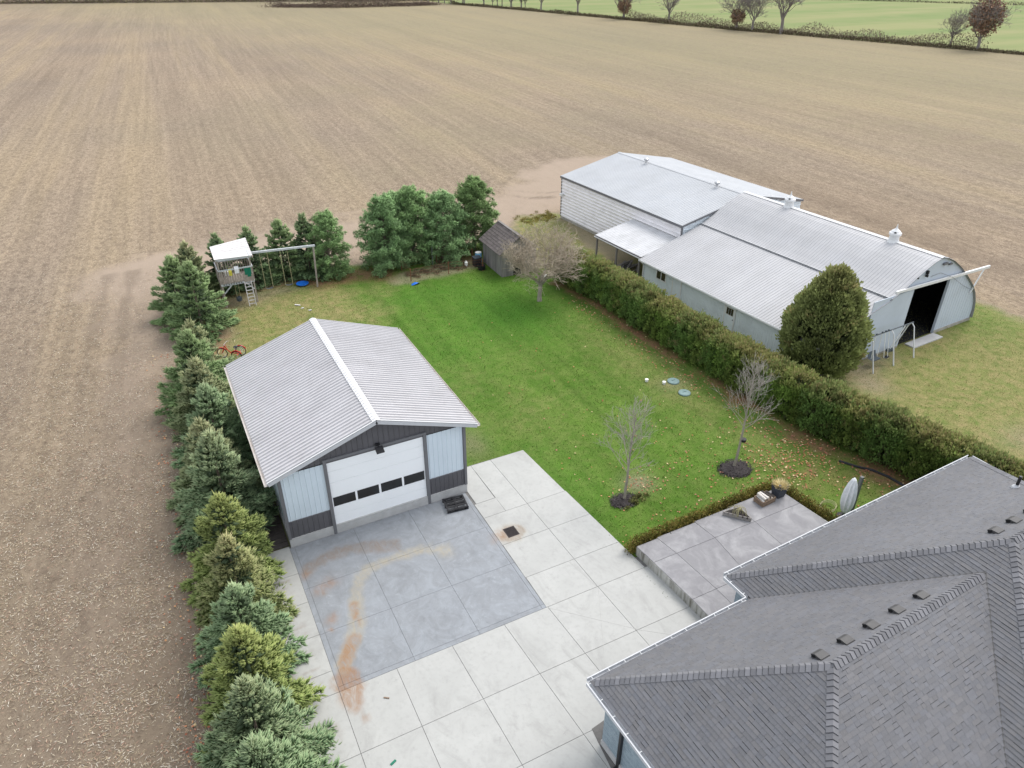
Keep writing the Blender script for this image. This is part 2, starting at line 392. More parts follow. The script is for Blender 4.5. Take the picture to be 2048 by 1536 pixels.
def far_green():
    t = NT('winter_wheat_field'); p = t.pos(); s = t.noise(t.mapping(p, (.006, .05, 1), (0, 0, R(35))), 1, 4); n = t.noise(p, .08, 5)
    c = t.mix(t.ramp(s, [(.35, 0), (.65, 1)]), (.155, .205, .075), (.225, .235, .105))
    c = t.mix(t.ramp(n, [(.45, 0), (.8, .5)]), c, (.27, .245, .13))
    return t.fin(c, .95, spec=.1)
M['far_green'] = far_green()

# ------------------------------------------------------------------ ground: field, yard, far field
def grid_mesh(xs, ys, z, mat, attrs, name, keep=None):
    X, Y = np.meshgrid(xs, ys); V = np.stack([X, Y, np.full_like(X, z) if np.isscalar(z) else z], -1).reshape(-1, 3)
    nx, ny = len(xs), len(ys); i = np.arange(nx-1)[None] + np.arange(ny-1)[:, None]*nx
    F = np.stack([i, i+1, i+1+nx, i+nx], -1).reshape(-1, 4)
    at = {k: f(X, Y).ravel() for k, f in attrs.items()}
    if keep is not None:
        kp = keep(X, Y).ravel(); F = F[kp[F].all(1)]
        used = np.unique(F); mp = -np.ones(len(V), int); mp[used] = np.arange(len(used))
        V = V[used]; F = mp[F]; at = {k: a[used] for k, a in at.items()}
    return fast_mesh(name, V, F, None, mat, at)
def segdist(X, Y, pts):
    d = np.full(np.shape(X), 1e9)
    for (x0, y0), (x1, y1) in zip(pts[:-1], pts[1:]):
        dx, dy = x1-x0, y1-y0; t = np.clip(((X-x0)*dx+(Y-y0)*dy)/(dx*dx+dy*dy+1e-9), 0, 1)
        d = np.minimum(d, np.hypot(X-x0-t*dx, Y-y0-t*dy))
    return d
def blob(X, Y, x, y, r, ry=None):
    return np.exp(-(((X-x)/r)**2 + ((Y-y)/(ry or r))**2))
def wob(X, Y, a=.5): return (vnoise(X, Y, 2.1, 3)-.5)*2*a + (vnoise(X, Y, .7, 4)-.5)*a
sstep = lambda d, a, b: np.clip((d-a)/(b-a), 0, 1)**2*(3-2*np.clip((d-a)/(b-a), 0, 1))
def f_bare(X, Y):
    w_ = wob(X, Y, 1.5)
    tr = 1-sstep(segdist(X, Y, [(-2, 60), (6, 62), (18, 63), (30, 63.5), (36, 65), (44, 72), (50, 74)])+w_, 2.2, 6.5)
    tr2 = .75*(1-sstep(segdist(X, Y, [(-4, 8), (-3.4, 30), (-2, 50), (-1, 60), (8, 64)])+w_, .8, 3.6))
    return np.clip(np.maximum(tr, tr2*np.clip((Y-12)/40, .25, 1)), 0, 1)
def f_dark(X, Y):
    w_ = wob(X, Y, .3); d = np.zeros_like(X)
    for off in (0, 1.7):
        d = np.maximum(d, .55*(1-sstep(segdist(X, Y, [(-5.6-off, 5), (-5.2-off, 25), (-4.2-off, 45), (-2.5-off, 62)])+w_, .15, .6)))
    for r in (4, 5.6):
        pts = [(40+r*math.cos(a)*1.2, 70+r*math.sin(a)) for a in np.linspace(2.2, 4.7, 14)]
        d = np.maximum(d, .75*sstep(vnoise(X, Y, 1.7, 31), .3, .65)*(1-sstep(segdist(X, Y, pts)+w_, .1, .5)))
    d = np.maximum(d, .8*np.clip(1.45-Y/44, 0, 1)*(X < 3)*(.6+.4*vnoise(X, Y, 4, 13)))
    return np.maximum(d, .5*blob(X, Y, 62, 40, 9, 18)*vnoise(X, Y, 1.4, 9))
def f_green(X, Y):
    return np.clip(sstep(X+.35*Y+wob(X, Y, 6)*2, 78, 190)*.75 + .5*blob(X, Y, 40, 110, 30, 40)*vnoise(X, Y, 9, 5), 0, 1)
xs = np.unique(np.concatenate([np.linspace(-3000, -60, 24), np.linspace(-60, -14, 40), np.linspace(-14, 60, 180), np.linspace(60, 260, 90), np.linspace(260, 3000, 24)]))
ys = np.unique(np.concatenate([np.linspace(-400, 4, 20), np.linspace(4, 90, 200), np.linspace(90, 450, 110), np.linspace(450, 4500, 24)]))
field = mobj('field', grid_mesh(xs, ys, 0.0, M['field'], {'bare': f_bare, 'dark': f_dark, 'green': f_green}, 'field'))
tag(field, 'harvested tan corn field stretching to the far treeline', kind='structure')

YARD = [(-1.6, -30), (-1.5, 14), (-.9, 25), (-.1, 36), (.4, 44), (.6, 50), (2.5, 55.2), (8, 55.6), (13, 56), (18, 55.5), (23.5, 56), (28, 58.2), (33, 61.3), (35.5, 60.5),
        (37, 58), (48, 44), (52.6, 31), (53.6, 28.6), (52.6, 24.2), (56, 15), (60, 4), (64, -30)]
def inpoly(X, Y, P):
    r = np.zeros(np.shape(X), bool); n = len(P)
    for i in range(n):
        (x0, y0), (x1, y1) = P[i], P[i-1]
        c = ((y0 > Y) != (y1 > Y)) & (X < (x1-x0)*(Y-y0)/((y1-y0) if y1 != y0 else 1e-9)+x0); r ^= c
    return r
def edge_d(X, Y):
    d = segdist(X, Y, YARD+[YARD[0]]); return np.where(inpoly(X, Y, YARD), d, -d)
HEDGE = [(27.6, 44.6), (28.4, 40), (28.3, 34), (28.6, 28.5), (28.8, 24.3), (29.2, 21), (29.9, 18.4), (30.6, 15.5), (31.3, 12.4), (31.9, 9.5)]
SPRUCE_AX = [(-.9, 8), (-.7, 13), (-.2, 20), (.1, 28), (.45, 36), (1.0, 44), (1.3, 49), (2.4, 54), (5, 55), (10, 54.6)]
def f_needles(X, Y):
    w_ = wob(X, Y, .6)
    h = 1-sstep(segdist(X, Y, [(a-1.1, b) for a, b in HEDGE])+w_, .05, .6)
    s = .55*(1-sstep(segdist(X, Y, SPRUCE_AX)+w_, .6, 1.9))
    p = .9*(1-sstep(segdist(X, Y, [(10.4, 53.6), (13.6, 53.4), (15.4, 53)])+w_, .8, 2.0)) + .7*blob(X, Y, 22.5, 53, 1.6)
    pr = .45*blob(X, Y, 29.5, 16, 2.2) + .55*blob(X, Y, 25.5, 18.4, 2.6, 2.0)*vnoise(X, Y, .6, 11)
    return np.clip(h+s+p+pr, 0, 1)
def f_soil(X, Y):
    e = 1-sstep(edge_d(X, Y)+wob(X, Y, .8), .3, 1.8)
    s = .8*blob(X, Y, 4.2, 52.4, 2.2, 1.4)+.75*blob(X, Y, 2.5, 48, .8, 2.4)+.5*blob(X, Y, 7.6, 53, 1.6, .8)
    s = s+.7*(1-sstep(segdist(X, Y, [(17, 51.2), (22.4, 51.6)])+wob(X, Y, .6), .7, 1.7))
    s = s+.75*blob(X, Y, 36.9, 24.7, 1.6, 1.1)+.6*blob(X, Y, 39.2, 25.2, 1.0, .8)+.7*blob(X, Y, 35.6, 22.9, 1.2)
    s = s+.75*blob(X, Y, 17.9, 21.6, .8, .7)+.8*(1-sstep(segdist(X, Y, [(31, 47), (33.6, 46), (35, 52), (35.2, 58)])+wob(X, Y, .8), .5, 1.6))
    s = s+.55*blob(X, Y, 38.5, 15.2, 1.7, 1.2)+.45*blob(X, Y, 12, 28.3, .9, 1.4)+.4*blob(X, Y, 25.3, 28.2, 1.0, .7)
    s = s+.8*blob(X, Y, 1.2, 26, .9, 6)
    return np.clip(e+s, 0, 1)
def f_dry(X, Y):
    back = .95*(1-sstep(np.hypot((X-4.5)/1.25, (Y-47.5))+wob(X, Y, 1.5), 4, 8.5))
    barn = .9*sstep(X-30.5-(18-Y)*.12+wob(X, Y, .6), 0, 1.5)*(1-.55*blob(X, Y, 49.5, 25.5, 3.0, 3.5))
    mid = .45*blob(X, Y, 15.5, 31, 3, 5)*vnoise(X, Y, 1.5, 8)+.4*blob(X, Y, 25.5, 24, 2.5, 9)*vnoise(X, Y, 1.2, 6)+.3*blob(X, Y, 25, 33, 2, 7)
    return np.clip(np.maximum(back, barn)+mid, 0, 1)
def f_lush(X, Y):
    return np.clip(.9*blob(X, Y, 21.5, 41.5, 4.2, 4.5)+.45*blob(X, Y, 17, 47.5, 6, 2.4)+.35*blob(X, Y, 14.2, 38, 3, 8)+.3*blob(X, Y, 15, 23, 1.5, 5), 0, 1)
xs = np.arange(-3.2, 64, .28); ys = np.arange(-6, 63, .28)
lawn = mobj('lawn', grid_mesh(xs, ys, .02, M['lawn'], {'needles': f_needles, 'soil': f_soil, 'dry': f_dry, 'lush': f_lush}, 'lawn',
     keep=lambda X, Y: edge_d(X, Y)+wob(X, Y, .55) > 0))
tag(lawn, 'green back lawn running on as dry grass round the barn', kind='structure')
GF = [(157, 374), (168, 320), (178, 255), (186, 201), (190, 185), (202, 128), (204, 116), (215, 60), (900, -200), (1500, 700), (700, 1500), (150, 900)]
me = bpy.data.meshes.new('far_green_field'); me.from_pydata([(x, y, .06) for x, y in GF], [], [tuple(range(len(GF)))]); me.materials.append(M['far_green'])
tag(mobj('far_green_field', me), 'pale green field beyond the hedgerow', kind='structure')

def scatter(n, x0, x1, y0, y1, dens):
    X = rng.uniform(x0, x1, n*3); Y = rng.uniform(y0, y1, n*3); k = rng.random(n*3) < dens(X, Y); return X[k][:n], Y[k][:n]
# corn residue lying on the near field
PAL = np.array([(.50, .43, .32), (.42, .34, .23), (.33, .265, .175), (.58, .52, .43), (.20, .15, .105), (.40, .26, .19)])
X1, Y1 = scatter(110000, -24, 0, 6, 62, lambda X, Y: np.clip(1.15-(Y-8)/60, .12, 1)*np.clip(-edge_d(X, Y)*3+.3, 0, 1)*(.35+.65*(vnoise(X, Y, 1.3, 21) > .42))*np.clip(1.2-np.abs(X+2.5)/22, .25, 1))
X2, Y2 = scatter(16000, -14, 60, 56, 84, lambda X, Y: np.clip(-edge_d(X, Y), 0, 1)*(1-.7*f_bare(X, Y)))
X3, Y3 = scatter(9000, 50, 75, 15, 60, lambda X, Y: np.clip(-edge_d(X, Y), 0, 1))
X = np.concatenate([X1, X2, X3]); Y = np.concatenate([Y1, Y2, Y3]); n = len(X)
P = np.stack([X, Y, rng.uniform(.006, .05, n)], 1); a = rng.uniform(0, 6.28, n)
D = np.stack([np.cos(a), np.sin(a), rng.uniform(-.12, .22, n)], 1); NN = np.stack([rng.normal(0, .35, n), rng.normal(0, .35, n), np.ones(n)], 1)
V, F, C = blades(P, D, NN, rng.uniform(.05, .20, n), rng.uniform(.005, .015, n), PAL[rng.integers(0, 6, n)]*rng.uniform(.68, 1.05, (n, 1)))
tag(mobj('corn_residue', fast_mesh('corn_residue', V, F, C, M['litter'])), 'pale corn stalk litter scattered over the harvested field', 'crop residue', kind='stuff')

# grass blades on the lawn
def glawn(X, Y):
    k = (edge_d(X, Y) > -.15)*(1-.75*f_soil(X, Y))
    k = k*~((X > -1.2) & (X < 14.6) & (Y < 26.6) & ~((X < 2) & (Y > 24.8)))*~((X > 1.9) & (X < 10.4) & (Y > 24) & (Y < 35))*~((X > 14.8) & (Y < 17.8) & (X < 23.3))
    return k
X, Y = scatter(60000, -1, 32, 15, 57, glawn); X4, Y4 = scatter(16000, 32, 54, 10, 30, glawn)
X = np.concatenate([X, X4]); Y = np.concatenate([Y, Y4]); n = len(X); dr = f_dry(X, Y)[:, None]; lu = f_lush(X, Y)[:, None]
C = np.array([(.092, .165, .026)])*(1-dr*.8)+np.array([(.30, .25, .115)])*dr*.8; C = C*(1-.5*lu)+.5*lu*np.array([(.06, .17, .015)]); C = C*rng.uniform(.7, 1.35, (n, 1))
a = rng.uniform(0, 6.28, n); D = np.stack([np.cos(a)*.7, np.sin(a)*.7, np.ones(n)], 1)
V, F, C = blades(np.stack([X, Y, np.full(n, .015)], 1), D, np.stack([np.sin(a), -np.cos(a), np.zeros(n)+.6], 1), rng.uniform(.04, .10, n), rng.uniform(.010, .022, n), C)
tag(mobj('grass_blades', fast_mesh('grass_blades', V, F, C, M['foliage'])), 'short grass blades covering the lawn', 'grass', kind='stuff')
# fallen leaves
def fl(X, Y):
    d = .008+1.0*blob(X, Y, 25.6, 19.6, 2.0, 1.6)+.5*blob(X, Y, 23.5, 18.6, 2.4, .7)+.55*blob(X, Y, 18.4, 21.3, 1.1, .7)+.35*(1-sstep(segdist(X, Y, [(a-1.9, b) for a, b in HEDGE]), .2, 1.6))
    d = d+.25*blob(X, Y, 17, 18.6, 2.5, .6)+.10*blob(X, Y, 21, 22, 5, 4)+.15*blob(X, Y, 27, 19, 3, 3)
    return d*(edge_d(X, Y) > .3)
X, Y = scatter(5200, 14.9, 30.6, 15, 42, fl); k = ~((X < 23.6) & (Y < 17.9)); X, Y = X[k], Y[k]
X5, Y5 = scatter(1500, -4.2, -1.0, 10, 46, lambda X, Y: np.clip(1-np.abs(X+2.1-.03*(Y-15))/1.5, 0, 1)*vnoise(X, Y, 1.6, 17)**1.5); X = np.concatenate([X, X5]); Y = np.concatenate([Y, Y5])
n = len(X); a = rng.uniform(0, 6.28, n)
PL = np.array([(.36, .13, .07), (.42, .19, .10), (.28, .10, .06), (.46, .25, .13), (.55, .42, .24), (.36, .17, .12)])
V, F, C = blades(np.stack([X, Y, rng.uniform(.05, .08, n)], 1), np.stack([np.cos(a), np.sin(a), rng.uniform(-.2, .3, n)], 1), np.stack([rng.normal(0, .5, n), rng.normal(0, .5, n), np.ones(n)], 1),
     rng.uniform(.07, .14, n), rng.uniform(.028, .055, n), PL[rng.integers(0, 6, n)])
tag(mobj('fallen_leaves', fast_mesh('fallen_leaves', V, F, C, M['litter'])), 'fallen orange and brown leaves strewn over the lawn', 'leaves', kind='stuff')

# ------------------------------------------------------------------ driveway and patio
drv = MB().prism([(-.85, -6), (14.85, -6), (15.35, 17.3), (14.75, 17.62), (14.19, 26.5), (10.0, 26.55), (10.0, 24.76), (-.65, 24.9)], -.05, .028).build('driveway', M['joint'])
tag(drv, 'pale concrete driveway with grey pad before the garage', kind='structure')
RUST = [(2.97, 18.75), (2.55, 18.14), (2.3, 17.74), (2.11, 17.17), (2.10, 16.46), (2.25, 16.0)]
OCH = [(7.92, 21.52), (6.96, 22.07), (6.08, 22.15), (5.27, 22.15), (4.61, 22.07), (4.0, 21.59), (3.6, 20.71), (3.44, 19.96), (3.41, 19.38), (2.97, 18.75), (2.55, 18.14), (2.3, 17.74)]
BRN = [(2.53, 23.26), (3.08, 23.57), (3.72, 23.61), (4.34, 23.54), (5.35, 23.12), (5.9, 22.8)]
def a_rust(X, Y):
    w_ = wob(X*4, Y*4, .12)
    r = 1-sstep(segdist(X, Y, RUST)+w_, .12, .42); r = np.maximum(r, 1-sstep(segdist(X, Y, [(2.3, 17.6), (2.28, 16.9), (2.32, 16.3)])+w_*1.6, .22, .52)); r = np.maximum(r, .9*(1-sstep(segdist(X, Y, [(2.3, 16.2), (2.45, 15.45)])+w_, .02, .2)))
    r = np.maximum(r, .9*(1-sstep(segdist(X, Y, [(3.5, 20.4), (3.42, 19.4)])+w_, .02, .22)))
    for x, y, s in ((2.97, 22.0, .32), (2.48, 21.85, .22), (2.53, 20.08, .2), (2.37, 19.62, .14), (2.2, 22.9, .2), (10.4, 21.35, .3)): r = np.maximum(r, .8*blob(X+w_, Y+w_, x, y, s))
    return np.clip(r, 0, 1)
def a_ochre(X, Y):
    w_ = wob(X*3, Y*3, .14); r = .8*(1-sstep(segdist(X, Y, OCH)+w_, .1, .42))
    r = np.maximum(r, .5*(1-sstep(np.abs(np.hypot(X-10.85, Y-21.3)-.35)+w_, .1, .4))); r = np.maximum(r, .4*blob(X, Y, 1.2, 22.9, .5, 1.2)*vnoise(X, Y, .4, 2))
    return np.clip(r, 0, 1)
def a_brown(X, Y):
    w_ = wob(X*3, Y*3, .18); r = .85*(1-sstep(segdist(X, Y, BRN)+w_, .15, .5)); r = np.maximum(r, .9*blob(X, Y, 2.59, 21.54, .13))
    r = np.maximum(r, .8*(1-sstep(np.hypot(X-10.87, Y-21.32)+w_, .42, .58))); r = np.maximum(r, .5*blob(X, Y, 10.35, 21.0, .35))
    streak = vnoise(X*.4, Y*3, .22, 12)*sstep(2.0-X, 0, .6)*(Y > 15)*(Y < 24); r = np.maximum(r, .55*sstep(streak, .55, .9))
    return np.clip(r, 0, 1)
def slab(x0, x1, y0, y1, mat, z=.046, res=.5, name='slab', parent=drv, xr=None, g_=.008):
    """xr: (x0b,x1b) at the y1 end for slightly skewed joints"""
    xb = xr or (x0, x1); nx = max(2, int((x1-x0)/res)+1); ny = max(2, int((y1-y0)/res)+1)
    s = np.linspace(0, 1, nx); t = np.linspace(0, 1, ny); S, T = np.meshgrid(s, t)
    Y = y0+g_+(y1-y0-2*g_)*T; L = x0*(1-T)+xb[0]*T+g_; Rr = x1*(1-T)+xb[1]*T-g_; X = L+(Rr-L)*S
    V = np.stack([X, Y, np.full_like(X, z)], -1).reshape(-1, 3); i = np.arange(nx-1)[None]+np.arange(ny-1)[:, None]*nx
    F = [tuple(r) for r in np.stack([i, i+1, i+1+nx, i+nx], -1).reshape(-1, 4).tolist()]
    ring = [k for k in range(nx)]+[k*nx+nx-1 for k in range(1, ny)]+[(ny-1)*nx+k for k in range(nx-2, -1, -1)]+[k*nx for k in range(ny-2, 0, -1)]
    base = len(V); B = V[ring].copy(); B[:, 2] = z-.03; n = len(ring)
    F += [(ring[k], base+k, base+(k+1) % n, ring[(k+1) % n]) for k in range(n)]
    me = bpy.data.meshes.new(name); me.from_pydata(np.concatenate([V, B]).tolist(), [], F); me.update(); me.materials.append(mat)
    AV = np.concatenate([V, B])
    for nme, fn in (('rust', a_rust), ('ochre', a_ochre), ('brown', a_brown)):
        at = me.attributes.new(nme, 'FLOAT', 'POINT'); at.data.foreach_set('value', fn(AV[:, 0], AV[:, 1]).astype(np.float32))
    return mobj(name, me, parent)
VX = lambda y: [-.8, 1.93, 4.01, 6.25-.035*(y-14.3), 8.46-.06*(y-14.3), 10.36-.06*(y-14.3), 12.62-.035*(y-14.3), 14.95]
HY = [-6, -3.2, -.3, 2.7, 5.7, 8.7, 11.68, 14.36, 16.88]
for j in range(8):
    for i in range(7):
        if HY[j] < 11 and i > 4: continue
        a0, a1 = VX(HY[j]), VX(HY[j+1])
        if i == 6: a0[7] = a1[7] = 15.22
        slab(a0[i], a0[i+1], HY[j], HY[j+1], M['slab'], res=.14 if (i in (0, 1) and j >= 6) else .6, xr=(a1[i], a1[i+1]))
for y0, y1 in ((16.88, 17.84), (17.84, 19.62), (19.62, 21.4), (21.4, 23.1), (23.1, 24.86)): slab(-.7, 1.93, y0, y1, M['slab'], res=.1)
for y0, y1 in ((16.88, 18.63), (18.63, 20.74), (20.74, 22.67)):
    c5 = lambda y: 12.52-.021*(y-16.9); c6 = lambda y: 14.86-.069*(y-16.9)
    slab(10.15, c5(y0), y0, y1, M['slab'], res=.09, xr=(10.17, c5(y1))); slab(c5(y0), c6(y0), y0, y1, M['slab'], res=.5, xr=(c5(y1), c6(y1)))
slab(10.17, 11.28, 22.67, 23.72, M['slab'], res=.4); slab(10.27, 11.24, 23.72, 26.48, M['slab'], res=.4, z=.05)
slab(11.28, 12.40, 22.67, 26.48, M['slab'], res=.4, xr=(11.24, 12.32)); slab(12.40, 14.43, 22.67, 26.48, M['slab'], res=.4, xr=(12.32, 14.19))
for i, (x0, x1) in enumerate(((1.93, 2.13), (2.13, 4.72), (4.72, 7.3), (7.3, 9.98), (9.98, 10.15))):
    for y0, y1 in ((16.88, 17.08), (17.08, 19.6), (19.6, 22.1), (22.1, 24.72)): slab(x0, x1, y0, y1, M['grey_slab'], res=.08 if x1 < 8 else .3, g_=.005)
sc_ = MB()
for p, q in (((10.23, 16.80), (12.66, 14.42)), ((12.5, 16.80), (10.48, 13.2)), ((12.62, 14.42), (14.2, 13.2)), ((12.2, 18.6), (12.52, 16.8))): sc_.bar((*p, .0475), (*q, .0475), .016, .003)
sc_.build('saw_cut', pm('saw_cut_line', (.36, .355, .34), .9, .1, 5), drv)
# dark paver pad against the house wall
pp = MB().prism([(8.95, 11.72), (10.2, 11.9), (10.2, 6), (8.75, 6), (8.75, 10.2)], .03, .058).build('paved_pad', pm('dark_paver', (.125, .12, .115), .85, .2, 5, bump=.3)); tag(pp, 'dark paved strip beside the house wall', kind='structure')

pat = MB().prism([(14.95, 17.67), (23.08, 17.86), (23.40, 15.0), (23.3, 10.2), (15.28, 10.2), (15.2, 13.3)], -.05, .47).build('patio', M['patio_side'])
tag(pat, 'raised grey concrete patio with stained edge beside the house', kind='structure')
PX = [[14.95, 16.03, 18.12, 20.4, 23.08], [15.03, 16.2, 18.25, 20.5, 23.2], [15.16, 16.36, 18.0, 20.5, 23.38], [15.28, 16.4, 18.0, 20.5, 23.3]]
PY = [17.67, 16.58, 14.3, 10.2]
for j in range(3):
    for i in range(4):
        slab(PX[j+1][i], PX[j+1][i+1], PY[j+1], PY[j]+(.19*i/3 if j == 0 else 0), M['patio_top'], z=.5, res=.5, parent=pat, xr=(PX[j][i], PX[j][i+1]))

# ------------------------------------------------------------------ metal panels
def ribbed(p0, du, ds, width, length, pitch, mat, name, parent, rib=.03, ribw=.05, panel=.914, thick=.012, prof=None, top=None):
    """ribbed sheet panels. p0 corner, du unit vector across ribs, ds unit vector along ribs, prof: optional list of points (s,h)->3d curve; one object per panel.
    top: function(u) -> length along ribs at that u (for gable ends)"""
    p0 = np.array(p0, float); du = np.array(du, float); ds = np.array(ds, float); nn = np.cross(du, ds)
    n = max(1, round(width/panel)); pw = width/n; out = []
    for k in range(n):
        nr = max(1, round(pw/pitch)); pt = pw/nr; sec = [(0, 0)]
        for r in range(nr):
            c = (r+.5)*pt; sec += [(c-ribw*.9, 0), (c-ribw*.45, rib), (c+ribw*.45, rib), (c+ribw*.9, 0)]
        sec.append((pw, 0)); vs = []; m = len(sec); lift = .0015*(k % 2)
        for uu, h in sec:
            U = k*pw+uu; Ln = length if top is None else top(U)
            if prof is None: pts = [(p0+du*U+nn*(h+lift)), (p0+du*U+ds*Ln+nn*(h+lift))]
            else: pts = [p0+du*U+np.array(c)+np.array(nv)*(h+lift) for c, nv in prof]
            vs += pts
        q = 2 if prof is None else len(prof)
        fs = [(a*q+b, (a+1)*q+b, (a+1)*q+b+1, a*q+b+1) for a in range(m-1) for b in range(q-1)]
        out.append(MB().add(vs, fs).build(name, mat, parent))
    return out

# ------------------------------------------------------------------ garage
GX0, GX1, GY0, GY1 = 2.0, 10.28, 24.74, 34.95
ga = thing('garage', 'grey steel garage with white overhead door and ribbed gable roof', 'garage', (GX0, GY0, .03))
W_, D_ = GX1-GX0, GY1-GY0; RZ, EZ = 5.48, 3.86; mid = W_/2+.10
fo = MB().box(0, W_, 0, .2, 0, .46).box(0, .2, .2, D_, 0, .46).box(W_-.2, W_, .2, D_, 0, .46).box(.2, W_-.2, D_-.2, D_, 0, .46)
fo.build('foundation', M['foundation'], ga)
# walls: front skins as panels; structural walls behind
ov = .42; EL, ER = -ov, W_+.5
roofz = lambda x: RZ-(abs(x-mid))*((RZ-EZ)/(mid-EL))
wl = MB(); wl.box(.06, W_-.06, D_-.16, D_-.05, .46, 3.85); wl.box(.05, .16, .12, D_-.16, .46, 3.85); wl.box(W_-.16, W_-.05, .12, D_-.16, .46, 3.85)
wl.add([(.1, D_-.1, 3.85), (W_-.1, D_-.1, 3.85), (mid, D_-.1, RZ-.1)], [(0, 1, 2)]); wl.build('wall', M['light_panel'], ga)
DX0, DX1, DZ0, DZ1 = 2.02, 6.30, .36, 3.90
fx = MB(); fx.box(.05, DX0-.12, .06, .12, .46, 3.84); fx.box(DX1+.12, W_-.05, .06, .12, .46, 3.84); fx.build('wall_sheathing', M['charcoal'], ga)
for x0, x1 in ((.12, DX0-.13), (DX1+.13, W_-.12)):
    ribbed((x0, .055, 1.36), (1, 0, 0), (0, 0, 1), x1-x0, 2.44, .23, M['light_panel'], 'wall_panel', ga, rib=.018, ribw=.022)
    ribbed((x0, .050, .46), (1, 0, 0), (0, 0, 1), x1-x0, .88, .23, M['charcoal'], 'wainscot_panel', ga, rib=.018, ribw=.022)
    MB().box(x0, x1, .03, .05, 1.335, 1.375).build('trim', M['trim_grey'], ga)
# gable band
gb = MB(); gb.add([(0.05, .06, 3.78), (W_-.05, .06, 3.78), (W_-.05, .06, roofz(W_-.05)-.07), (mid, .06, RZ-.07), (.05, .06, roofz(.05)-.07)], [(0, 1, 2, 3, 4)])
gb.build('gable_wall', M['charcoal'], ga)
for k in range(int((W_-.2)/.23)):
    x = .2+k*.23
    if DX0-.14 < x < DX1+.14: zb = DZ1+.13
    else: zb = 3.83
    if roofz(x)-.09 > zb+.03: MB().add([(x-.022, .058, zb), (x, .04, zb), (x+.022, .058, zb), (x-.022, .058, roofz(x)-.08), (x, .04, roofz(x)-.08), (x+.022, .058, roofz(x)-.08)], [(0, 1, 4, 3), (1, 2, 5, 4)]).build('gable_rib', M['charcoal'], ga)
# trim
tr = [(-.02, .10, -.02, .10, .46, 3.84), (W_-.10, W_+.02, -.02, .10, .46, 3.84), (DX0-.14, DX0, -.02, .1, .02, DZ1+.12), (DX1, DX1+.14, -.02, .1, .02, DZ1+.12), (DX0, DX1, -.018, .1, DZ1, DZ1+.118)]
for b in tr: MB().box(*b).build('trim', M['trim_grey'], ga)
# overhead door: sections with windows
dr = MB().box(DX0, DX1, .10, .13, DZ0-.02, DZ1).build('door', M['door_white'], ga)
secs = np.linspace(DZ0, DZ1, 7)
for k in range(6):
    z0, z1 = secs[k]+.006, secs[k+1]-.006
    if k == 2: z0, z1 = 1.40, 1.96
    if k == 1: z1 = 1.388
    if k == 3: z0 = 1.972
    if k == 2:
        m = MB(); m.box(DX0+.01, DX1-.01, .072, .10, z0, z0+.03).box(DX0+.01, DX1-.01, .072, .10, z1-.03, z1)
        xw = np.linspace(DX0+.01, DX1-.01, 5)
        for i in range(5):
            c = xw[i]; m.box(max(DX0+.01, c-.045), min(DX1-.01, c+.045), .072, .10, z0+.03, z1-.03)
        m.build('door_section', M['door_white'], dr)
        for i in range(4): MB().box(xw[i]+.045, xw[i+1]-.045, .085, .099, z0+.03, z1-.03).build('pane', M['glass_dark'], dr)
    else: MB().box(DX0+.01, DX1-.01, .07, .10, z0, z1).build('door_section', M['door_white'], dr)
MB().box(DX0+.005, DX1-.005, .05, .12, DZ0-.035, DZ0-.005).build('door_seal', M['rubber'], dr)
MB().box(DX0, DX1, -.01, .2, 0, DZ0-.036).build('sill', M['foundation'], ga)
lm = MB(); lm.box(mid-.1, mid+.1, -.08, .0, 4.06, 4.16); lm.bar((mid, -.04, 4.1), (mid, -.22, 4.08), .05); lm.add([(mid-.17, -.18, 4.10), (mid+.17, -.18, 4.10), (mid+.17, -.46, 3.96), (mid-.17, -.46, 3.96), (mid-.17, -.18, 4.02), (mid+.17, -.18, 4.02), (mid+.17, -.44, 3.90), (mid-.17, -.44, 3.90)], [(0, 3, 2, 1), (4, 5, 6, 7), (0, 1, 5, 4), (2, 3, 7, 6), (1, 2, 6, 5), (3, 0, 4, 7)])
lm.build('floodlight', M['black'], ga)
